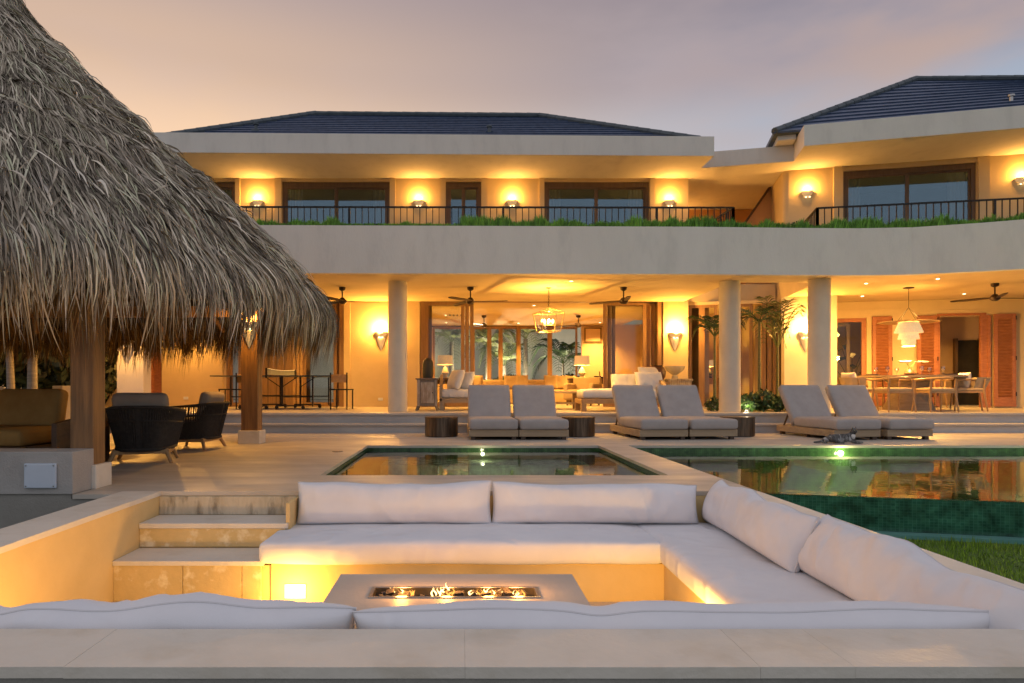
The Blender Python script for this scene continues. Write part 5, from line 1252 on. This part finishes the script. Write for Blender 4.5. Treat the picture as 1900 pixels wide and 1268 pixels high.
MB().rbox(0,0,.15,.8,.8,.28,.06,n=6).build('seat',CREAMC,ac,smooth=True,angle=70); MB().rbox(0,.34,.15,.8,.16,.62,.06,n=6).build('backrest',CREAMC,ac,smooth=True,angle=70)
for s_ in (-1,1): MB().rbox(s_*.36,0,.15,.14,.8,.45,.05,n=6).build('arm',CREAMC,ac,smooth=True,angle=70)
for x in (-.33,.33):
    for y in (-.33,.33): MB().cyl((x,y,0),(x,y,.16),.025,n=8).build('leg',DWOOD,ac)
def tablelamp(px,D_,z,label,sh=.26,w_=.30,e=14,base=CERAMW,body=.32):
    t=thing('table_lamp',label,'table lamp',(PX(px,D_),D_,z))
    MB().lathe([(.001,0),(.09,0),(.10,.02),(.05,.06),(.11,body*.45),(.04,body*.9),(.012,body),(.012,body+.08)],n=20).build('base',base,t,smooth=True)
    MB().lathe([(w_/2*1.06,body+.05),(w_/2,body+.05+sh)],n=24).build('shade',SHADE,t,smooth=True)
    lamp('lamp_light',(0,0,body+.05+sh/2),e*5.5,t,color=(1,.50,.10),rad=.05); return t
def console(px,D_,label,W_,m=DWOOD,H=.75,dp=.36,nm='console_table'):
    t=thing(nm,label,'table',(PX(px,D_),D_,ZT)); MB().box(-W_/2,W_/2,-dp/2,dp/2,H-.05,H).build('top',m,t,bevel=.004); MB().box(-W_/2+.03,W_/2-.03,-dp/2+.02,dp/2-.02,H-.17,H-.051).build('drawer_box',m,t)
    for x in (-1,1):
        for y in (-1,1): MB().box(x*(W_/2-.05)-.025,x*(W_/2-.05)+.025,y*(dp/2-.04)-.02,y*(dp/2-.04)+.02,0,H-.17).build('leg',m,t)
    return t
console(826,19.0,'low console under the left table lamp, seen through glass',.9)
tablelamp(826,19.0,ZT+.75,'table lamp with square tan shade behind the dark jar',sh=.26,w_=.40,e=10)
console(1093,19.6,'dark console against the orange wall right of the sofa',1.2)
tablelamp(1080,19.55,ZT+.75,'table lamp with pale rectangular shade in front of the orange wall',sh=.27,w_=.42,e=22)
lf=thing('dark_figurine','low dark sculpture lying on the console by the orange wall','figurine',(PX(1112,19.55),19.55,ZT+.751))
MB().rbox(0,0,0,.30,.1,.07,.03,n=5,jit=.02,seed=4).build('body',BLACK,lf,smooth=True,angle=80); MB().cyl((.02,0,.05),(.0,0,.20),.018,.012,n=8).build('neck',BLACK,lf)
console(1258,16.7,'grey wash console below the right wall sconce',.62,m=WWASH,H=.70)
bw_=thing('pale_bowl','wide pale footed bowl standing on the grey console','bowl',(PX(1252,16.65),16.65,ZT+.70))
MB().lathe([(.001,0),(.09,0),(.07,.04),(.05,.09),(.12,.14),(.20,.20),(.235,.28),(.24,.31),(.225,.31),(.18,.22),(.001,.16)],n=28).build('bowl',CERAMW,bw_,smooth=True)
vs_=thing('dark_vase','round dark brown vase behind the right day bed','vase',(PX(1219,15.8),15.8,ZT+.62))
MB().lathe([(.001,0),(.12,0),(.19,.12),(.205,.24),(.16,.33),(.12,.36),(.13,.38),(.11,.38),(.001,.34)],n=28).build('body',CERAM,vs_,smooth=True)
console(1219,15.8,'low wooden table carrying the dark round vase',.5,m=LWOOD,H=.62)
hq=AM@Vector((.42,2.4,0))
t=console(1312,19.0,'small console inside the glazed entrance',.8,m=LWOOD)
tablelamp(1315,18.9,ZT+.75,'table lamp with tan shade inside the glazed entrance',sh=.18,w_=.34,e=14,base=BLACK,body=.26)
qq=AM@Vector((ax(1372)+.0,3.19,0)); sconce((PX(1375,19.9),19.9,PZ(655,19.9)),'narrow wall sconce glowing inside the glazed entrance',12,s=.7,rz=R(-13))
pc=thing('wall_picture','dark framed dried plant picture on the orange hall wall','picture',(PX(1100,23.58),23.58,PZ(622,23.58)))
MB().box(-.30,.30,-.02,0,-.26,.26).build('frame',UFRAME,pc); MB().box(-.25,.25,-.024,-.021,-.21,.21).build('print',ORW,pc)

# ================================================================== DINING SET
dn=thing('dining_table','large round wooden dining table laid for a meal on the right terrace','dining table',(PX(1686,15.0),15.0,ZT)); dno=dn.location
MB().cyl((0,0,.71),(0,0,.75),1.06,n=64).build('top',TEAK,dn,smooth=True)
MB().lathe([(.50,0),(.46,.10),(.36,.35),(.40,.60),(.55,.709)],n=32).build('pedestal',TEAK,dn,smooth=True)
def dchair():
    t=thing('dining_chair','','dining chair'); t['group']='light wood dining armchairs round the table'
    MB().rbox(0,0,0,.50,.48,.06,.02,n=5,puff=.01).build('seat',CREAMC,t,smooth=True,angle=80).location=(0,0,.42)
    MB().box(-.25,.25,-.24,-.21,.38,.42).box(-.25,.25,.21,.24,.38,.42).box(-.25,-.22,-.21,.21,.38,.42).box(.22,.25,-.21,.21,.38,.42).build('apron',LWOOD,t)
    for sx_ in (-1,1):
        MB().tube([(sx_*.29,-.27,0),(sx_*.255,-.23,.4),(sx_*.27,-.22,.64)],[.015,.022,.017],8).build('leg',LWOOD,t,smooth=True)
        MB().tube([(sx_*.27,.29,0),(sx_*.24,.23,.42),(sx_*.235,.26,.66)],[.015,.022,.017],8).build('leg',LWOOD,t,smooth=True)
    pts=[]
    for i in range(15):
        a=math.pi*i/14; pts.append((-.30*math.cos(a),-.26+(.60*math.sin(a)**.7),.645+.035*math.sin(a)))
    MB().tube(pts,[.016]+[.02]*5+[.026]*3+[.02]*5+[.016],8).build('arm_rail',LWOOD,t,smooth=True)
    return t
def clothback(t):
    vs=[];n=12
    for i in range(n+1):
        a=R(25)+R(130)*i/n
        for z,k in ((.46,.9),(.70,1.08)): vs.append((-.30*math.cos(a)*k,-.26+(.60*math.sin(a)**.7)*k+.015,z))
    MB().add(vs,[(2*i,2*i+2,2*i+3,2*i+1) for i in range(n)]).build('woven_back',CREAMC,t,smooth=True)
dc=dchair(); ds=[(1657,13.75,180,'light wood dining armchair on the pool side of the table, the left one of two'),(1735,13.75,178,'light wood dining armchair on the pool side of the table, the right one of two'),
  (1640,16.3,15,'light wood dining armchair behind the table at its left'),(1722,16.4,-12,'light wood dining armchair behind the table at its right')]
for i,(px,D_,a,l) in enumerate(ds):
    loc=(PX(px,D_),D_,ZT)
    if i==0: dc.location=loc; dc.rotation_euler=(0,0,R(a)); dc['label']=l
    else: dup(dc,loc,R(a),l)
d2=dchair(); clothback(d2); d2.location=(PX(1796,14.35),14.35,ZT); d2.rotation_euler=(0,0,R(-118)); d2['label']='dining armchair with a cream woven back at the right end of the table'
dup(d2,(PX(1590,14.5),14.5,ZT),R(112),'dining armchair with a cream woven back at the left end of the table')
pillow('cream pillow on the right end dining armchair',(PX(1787,14.4),14.42,ZT+.47),.40,.34,.12,rz=R(-100),tilt=R(-8),seed=41,m=WHITEC,pipe=False,name='pillow',nu=14)
pillow('cream pillow on the left end dining armchair',(PX(1578,14.5),14.52,ZT+.47),.40,.34,.12,rz=R(100),tilt=R(-8),seed=42,m=WHITEC,pipe=False,name='pillow',nu=14)
# settings on the table
zt_=ZT+.751; dcx,dcy=PX(1686,15.0),15.0
pw=['nearest the left of the picture','at the left front','at the right front','nearest the right of the picture','at the right rear','at the left rear']
for i in range(6):
    a=R(195+60*i-15); x,y=dcx+.80*math.cos(a),dcy+.80*math.sin(a)
    p=thing('place_setting','plate on a dark placemat on the dining table, '+pw[i],'plate',(x,y,zt_),0,'plates on the dining table')
    MB().cyl((0,0,0),(0,0,.008),.19,n=28).build('placemat',DWOOD,p); MB().lathe([(.001,.009),(.09,.009),(.14,.028),(.145,.03),(.09,.02),(.001,.018)],n=28).build('plate',WHITEP,p,smooth=True)
    g=thing('wine_glass','stemmed glass on the dining table beside the plate '+pw[i],'glass',(dcx+.62*math.cos(a+.32),dcy+.62*math.sin(a+.32),zt_),0,'glasses on the dining table')
    MB().lathe([(.001,.001),(.035,.003),(.005,.012),(.004,.08),(.03,.11),(.04,.15),(.034,.19)],n=16).build('glass_body',WINEG,g,smooth=True)
fv=thing('flower_vase','small red brown vase with white blooms in the middle of the dining table','vase',(dcx+.02,dcy,zt_))
MB().lathe([(.001,0),(.07,0),(.10,.05),(.085,.11),(.03,.15),(.035,.17),(.001,.165)],n=20).build('vase_body',CERAM,fv,smooth=True)
random.seed(3)
for k in range(5):
    a=k*1.3; ex=(.10+.08*k)*(1 if k%2 else -.4); m=MB(); pts=[(0,0,.15),(ex*.4,.02,.26+.01*k),(ex,.0,.30)]; m.tube(pts,.004,5); m.build('stem',LEAF,fv)
    M0=Matrix.Translation((ex,0,.30))@Matrix.Rotation(ru(-.5,.5),4,'Y')
    MB(M0).lathe([(.001,-.02),(.05,-.015),(.085,.012),(.05,.02),(.001,.01)],n=10,sy=.6).build('petals',WHITEC,fv,smooth=True)

# ================================================================== VEGETATION
def leafcloud(name,center,rad,n,size,m,parent,off,seed=0,flat=.5,lump=.35,squash=1):
    rg=np.random.default_rng(seed)
    d=rg.normal(0,1,(n,3)); d/=np.linalg.norm(d,axis=1,keepdims=True)
    cl=rg.normal(0,1,(14,3)); cl/=np.linalg.norm(cl,axis=1,keepdims=True)
    k=(d@cl.T).max(1); rr=(.62+lump*(k-.6)*1.6)*rg.uniform(.55,1.05,n)**.5
    P=np.array(center)+d*rr[:,None]*np.array(rad)
    a=rg.normal(0,1,(n,3)); a/=np.linalg.norm(a,axis=1,keepdims=True); b=np.cross(a,d+rg.normal(0,.4,(n,3))); b/=np.linalg.norm(b,axis=1,keepdims=True)+1e-9
    s=size*rg.uniform(.5,1.3,(n,1))
    V=np.stack([P-a*s,P+b*s*.38,P+a*s,P-b*s*.38],1).reshape(-1,3); F_=np.arange(4*n).reshape(-1,4)
    return npmesh(name,V,F_,m,parent,off,kind=None)
def frond(mb,base,az,L,rise,droop,nl=16,lw=.022,ll=.32,vshape=.5,seed=0,terminal=True):
    random.seed(seed); pts=[]; n=10
    for i in range(n+1):
        t=i/n; r=L*(t*(1-.18*t)); z=rise*math.sin(min(1,t*1.1)*math.pi/2)-droop*t*t
        pts.append(Vector((base[0]+math.cos(az)*r,base[1]+math.sin(az)*r,base[2]+z)))
    mb.tube(pts,[.012*(1-.8*i/n)+.002 for i in range(n+1)],5)
    for k in range(nl):
        t=.14+.86*(k+.5)/nl; f=t*n; i=min(n-1,int(f)); p=pts[i].lerp(pts[i+1],f-i); d=(pts[i+1]-pts[i]).normalized()
        sd=d.cross(Vector((0,0,1))).normalized(); le=ll*math.sin(math.pi*min(.97,.12+t*.82))*ru(.85,1.1)
        for s in (-1,1):
            o=(sd*s*.80+d*.55+Vector((0,0,vshape*.35))).normalized(); q1=p+o*le*.5+Vector((0,0,-.03*le)); q2=p+o*le+Vector((0,0,-.30*le))
            wv=d*lw*.5+Vector((0,0,lw*.25))
            mb.add([tuple(p-wv*.4),tuple(p+wv*.4),tuple(q1+wv),tuple(q2),tuple(q1-wv)],[(0,1,2,4),(4,2,3)])
def palm(label,px,D_,z0,zc,nf,L,m,seed=0,tr=.035,lean=0,rise=.5,droop=.7,nl=16,ll=.32,lw=.024,tm=TRUNKG,name='palm_tree',group=None,shaft=.5,azs=None):
    x=PX(px,D_); t=thing(name,label,'palm',(x,D_,z0),0,group); H=zc-z0
    MB().tube([(0,0,-.02),(lean*.3,0,H*.4),(lean*.8,0,H*.8),(lean,0,H)],[tr*1.3,tr,tr*.85,tr*.8],10).build('trunk',tm,t,smooth=True)
    random.seed(seed); fr=[(azs[k] if azs else 2*math.pi*k/nf+ru(-.3,.3),L*ru(.8,1.1),rise*ru(.6,1.25),droop*ru(.7,1.2)) for k in range(nf)]
    for k,(a,l_,r_,d_) in enumerate(fr):
        mb=MB(); frond(mb,(lean,0,H-.02),a,l_,r_,d_,nl=nl,lw=lw,ll=ll,seed=seed*31+k); mb.build('frond',m,t)
    return t
GA='slender palms planted in the atrium bed'
palm('slender palm with dark drooping leaves on the left side of the second column',1326,15.2,.30,2.00,7,.75,LEAF,seed=1,tr=.03,rise=.55,droop=.55,nl=13,ll=.30,lw=.035,group=GA)
palm('slender green stemmed palm just right of the second column',1409,15.0,.30,2.30,7,.85,LEAF,seed=5,tr=.034,rise=.50,droop=.80,nl=13,ll=.30,lw=.036,group=GA)
palm('slender palm with arching pale fronds in front of the wooden door stiles',1443,15.4,.30,1.75,7,.80,mat('olive_palm_leaf',(.20,.22,.09),(.14,.17,.06),rough=.5,scale=3,island=[(0,(.6,.6,.5)),(1,(1.4,1.4,1.1))]),seed=4,tr=.028,rise=1.15,droop=.35,nl=15,ll=.34,lw=.022,group=GA)
def shrub(label,px,D_,z0,r,h,n,size,m,seed=0,name='shrub',cat='shrub',group=None,stem=True):
    t=thing(name,label,cat,(PX(px,D_),D_,z0),0,group); o=(PX(px,D_),D_,z0)
    leafcloud('foliage',(o[0],o[1],z0+h*.55),(r,r,h*.55),n,size,m,t,o,seed)
    mb=MB()
    random.seed(seed)
    for k in range(5): a=k*1.26; mb.tube([(0,0,0),(math.cos(a)*r*.3,math.sin(a)*r*.3,h*.5),(math.cos(a)*r*.6,math.sin(a)*r*.6,h*.85)],.008,5)
    mb.build('stem',TRUNK,t); return t
GS='low shrubs in the atrium bed'
shrub('glossy low shrub lit from below beside the second column',1388,14.4,.30,.28,.42,420,.06,LEAF,1,group=GS)
shrub('bushy low shrub in the middle of the atrium bed',1418,14.5,.30,.32,.50,520,.06,LEAF,2,group=GS)
shrub('low dark shrub next to the teak side of the cat lounger',1445,14.45,.30,.28,.36,400,.06,LEAF,3,group=GS)
shrub('small leafy shrub peeking out left of the second column',1322,14.4,.30,.22,.36,260,.05,LEAF,4,group=GS)
ug=thing('garden_uplight','small ground spotlight among the shrubs of the atrium bed','spotlight',(PX(1385,14.15),14.15,.30))
MB().cyl((0,0,0),(0,0,.07),.035,n=12).build('body',BLACK,ug); MB().cyl((0,0,.0701),(0,0,.074),.028,n=12).build('lens',DOWN,ug); lamp('uplight_lamp',(0,0,.12),7,ug,color=(1,.85,.55),rad=.03)
# courtyard palms behind the hall, lit from the ground
GC='palms in the lit courtyard behind the hall'
for i,(px,D_,zc,l) in enumerate(((838,26.6,2.6,'seen behind the table lamp at the left glass doors'),(905,26.4,2.4,'behind the left garden window post'),(935,27.0,1.7,'low one in the middle garden window'),(975,26.2,2.7,'with tall pale fronds in the middle window'),(1045,26.0,1.75,'with arching dark fronds in the rightmost garden window'))):
    palm('courtyard palm '+l,px,D_,.30,zc,9,1.5,LEAFP if i!=4 else LEAF,seed=20+i,tr=.10 if i!=4 else .05,rise=1.3,droop=1.6,nl=20,ll=.55,lw=.06,tm=TRUNK,group=GC)
for i,(px,D_,l) in enumerate(((850,25.6,'by the left glass doors'),(945,25.4,'under the middle window'),(1060,25.6,'under the right window'))):
    shrub('courtyard shrub '+l,px,D_,.30,.7,1.0,500,.14,LEAF,30+i,group='shrubs in the lit courtyard')
for i,(px,l) in enumerate(((838,'at the left courtyard palm'),(905,'behind the window post'),(978,'at the tallest courtyard palm'))):
    u_=thing('garden_uplight','ground spotlight in the courtyard '+l,'spotlight',(PX(px,25.9),25.9,.30)); MB().cyl((0,0,0),(0,0,.08),.05,n=12).build('body',BLACK,u_); MB().cyl((0,0,.0801),(0,0,.084),.04,n=12).build('lens',DOWN,u_)
    lamp('uplight_lamp',(0,0,.15),420,u_,color=(1,.85,.58),rad=.04)

# balcony planter greenery: leafy tufts along the fascia
def tufts(name,pts_fn,n,h,size,m,seed):
    rg=np.random.default_rng(seed); V=[]
    t=rg.uniform(0,1,n); P=np.array([pts_fn(a) for a in t]); dens=.25+.75*np.clip(.5+.9*np.sin(P[:,0]*2.3)+.6*np.sin(P[:,0]*5.1+1)+.4*np.sin(P[:,0]*11),0,1)
    return P,dens,rg
def fpt(a,dd):
    x=-8.5+a*21.0
    for (x0,y0),(x1,y1) in zip(front[:-1],front[1:]):
        if x0<=x<=x1: return (x,y0+(y1-y0)*(x-x0)/(x1-x0)+dd)
    return (x,13)
rg=np.random.default_rng(9); n=46000; V=np.zeros((n,6,3)); 
for i in range(n):
    a=rg.uniform(); x,y=fpt(a,.15+.75*rg.uniform()**2); de=np.clip(.45+.25*math.sin(x*1.7+.5)+.2*math.sin(x*4.3)+.25*math.sin(x*9.7)+.2*math.sin(x*17.3)+(.15 if x>0 else -.3),.10,1)
    h=(.09+.22*de*rg.uniform(.3,1)); ang=rg.uniform(0,6.28); ln_=rg.uniform(0,.12); wv=rg.uniform(.003,.009)
    c,s_=math.cos(ang),math.sin(ang); b=np.array([x,y,3.865]); wd_=np.array([-s_,c,0])*wv
    mid=b+np.array([c*ln_*.4,s_*ln_*.4,h*.6]); tip=b+np.array([c*ln_,s_*ln_,h])
    V[i]=[b-wd_,b+wd_,mid-wd_*1.3,mid+wd_*1.3,tip-wd_*.2,tip+wd_*.2]
F_=np.concatenate([np.arange(n)[:,None]*6+np.array([0,1,3,2]),np.arange(n)[:,None]*6+np.array([2,3,5,4])])
g=npmesh('planter_greenery',V.reshape(-1,3),F_,LEAFB,None,(0,0,0)); g['label']='bright green ground cover growing along the balcony planter'; g['category']='planting'
n=9000; V=np.zeros((n,4,3)); rg=np.random.default_rng(19)
for i in range(n):
    a=rg.uniform(); x,y=fpt(a,.15+.7*rg.uniform()**2); de=np.clip(.35+.35*math.sin(x*2.9+1)+.3*math.sin(x*7.1)+(.2 if x>1 else -.3),.0,1)
    c_=np.array([x,y,3.87+rg.uniform(0,.02+.17*de)]); u_=rg.normal(0,1,3); u_/=np.linalg.norm(u_); w_=np.cross(u_,rg.normal(0,1,3)); w_/=np.linalg.norm(w_)+1e-6; sz=rg.uniform(.012,.028)
    V[i]=[c_-u_*sz,c_+w_*sz*.5,c_+u_*sz,c_-w_*sz*.5]
g=npmesh('planter_leaves',V.reshape(-1,3),np.arange(4*n).reshape(-1,4),LEAF,None,(0,0,0)); g['label']='small dark leaves mixed into the balcony planter greenery'; g['category']='planting'
# lawn blades near the pit
rg=np.random.default_rng(12); n=60000
X=rg.uniform(2.45,7.5,n); Y=rg.uniform(2.2,6.0,n); ok=Y<6.0-.236*(X-2.45)-.02; X,Y=X[ok],Y[ok]; n=len(X)
hh=rg.uniform(.02,.055,n)*(1+.5*np.sin(X*5)*np.sin(Y*6)); an=rg.uniform(0,6.28,n); lean_=rg.uniform(0,.03,n); wv=rg.uniform(.002,.0045,n)
B=np.stack([X,Y,np.full(n,-.421)],1); wd_=np.stack([-np.sin(an)*wv,np.cos(an)*wv,np.zeros(n)],1); tip=B+np.stack([np.cos(an)*lean_,np.sin(an)*lean_,hh],1)
V=np.stack([B-wd_,B+wd_,tip],1).reshape(-1,3); F_=np.arange(3*n).reshape(-1,3)
g=npmesh('grass',V,F_,GRASS,None,(0,0,0)); g['label']='short green lawn grass beside the pool edge'; g['category']='grass'

# left garden: dark trees, palm trunks, ferns
GT='dark trees beyond the pavilion'
for i,(x,y,r,h,l) in enumerate(((-9.6,16.5,1.9,4.2,'nearest the villa end wall'),(-11.6,15.0,2.0,4.0,'behind the pavilion sofa'),(-14.0,17.5,2.8,5.0,'at the left edge of the picture'),(-12.2,20.5,2.8,5.5,'farther back, filling the gap between the trunks'))):
    t=thing('tree','dense dark tree '+l,'tree',(x,y,-.02),0,GT)
    leafcloud('crown',(x,y,h*.5),(r,r,h*.55),5200,.16,LEAFD,t,(x,y,-.02),40+i,lump=.45)
    MB().tube([(0,0,0),(.1,0,h*.35),(0,.1,h*.75)],[.14,.11,.05],10).build('trunk',TRUNK,t,smooth=True)
for i,(px,D_,tr,l) in enumerate(((60,13.2,.055,'straight pale palm trunk behind the stepped boundary wall'),(24,13.6,.045,'slightly leaning thin palm trunk at the left of the pavilion gap'))):
    palm(l,px,D_,-.02,4.2,7,1.6,LEAFD,seed=50+i,tr=tr*1.4,lean=.0 if i==0 else -.25,rise=.7,droop=1.0,nl=16,ll=.5,lw=.05,tm=TRUNK,group='palm trunks left of the villa')
for i,(px,l) in enumerate(((8,'at the left edge above the sofa'),(38,'between the two palm trunks'),(72,'right of the straight palm trunk'),(96,'nearest the near post'))):
    x=PX(px,12.6); t=thing('fern','arching green fern '+l,'fern',(x,12.6,-.02),0,'ferns behind the stepped boundary wall')
    MB().cyl((0,0,0),(0,0,.62),.05,.04,n=8).build('stem',TRUNK,t)
    for k in range(11):
        mb=MB(); frond(mb,(0,0,.60),2*math.pi*k/11+i,.55,.33,.25,nl=12,lw=.035,ll=.17,seed=i*40+k); mb.build('frond',LEAF,t)
# small things
ol=thing('wall_outlet','small white outlet low on the wall below the left wall sconce','outlet',(PX(706,YW),YW-.001,PZ(741,YW))); MB().box(-.06,.06,-.012,0,-.035,.035).build('plate',WHITEP,ol,bevel=.003)
ol2=thing('wall_outlet','small white outlet low on the wall behind the rope chairs','outlet',(PX(345,YW),YW-.001,PZ(739,YW))); MB().box(-.06,.06,-.012,0,-.035,.035).build('plate',WHITEP,ol2,bevel=.003)
sk2=thing('skimmer_lid','tiny round metal lid set in the deck left of the plunge pool','lid',(PX(626,9.05),9.05,.0005)); MB().cyl((0,0,0),(0,0,.005),.07,n=24).build('lid',STEEL,sk2)
vt=thing('ceiling_vent','slotted air vent in the hall ceiling behind the glass doors','air vent',(PX(847,20.5),20.5,ZC-.003))
for k in range(4): MB().box(-.22+.11*k,-.17+.11*k,-.2,.2,-.004,0).build('slot',BLACK,vt)
if sw: pass
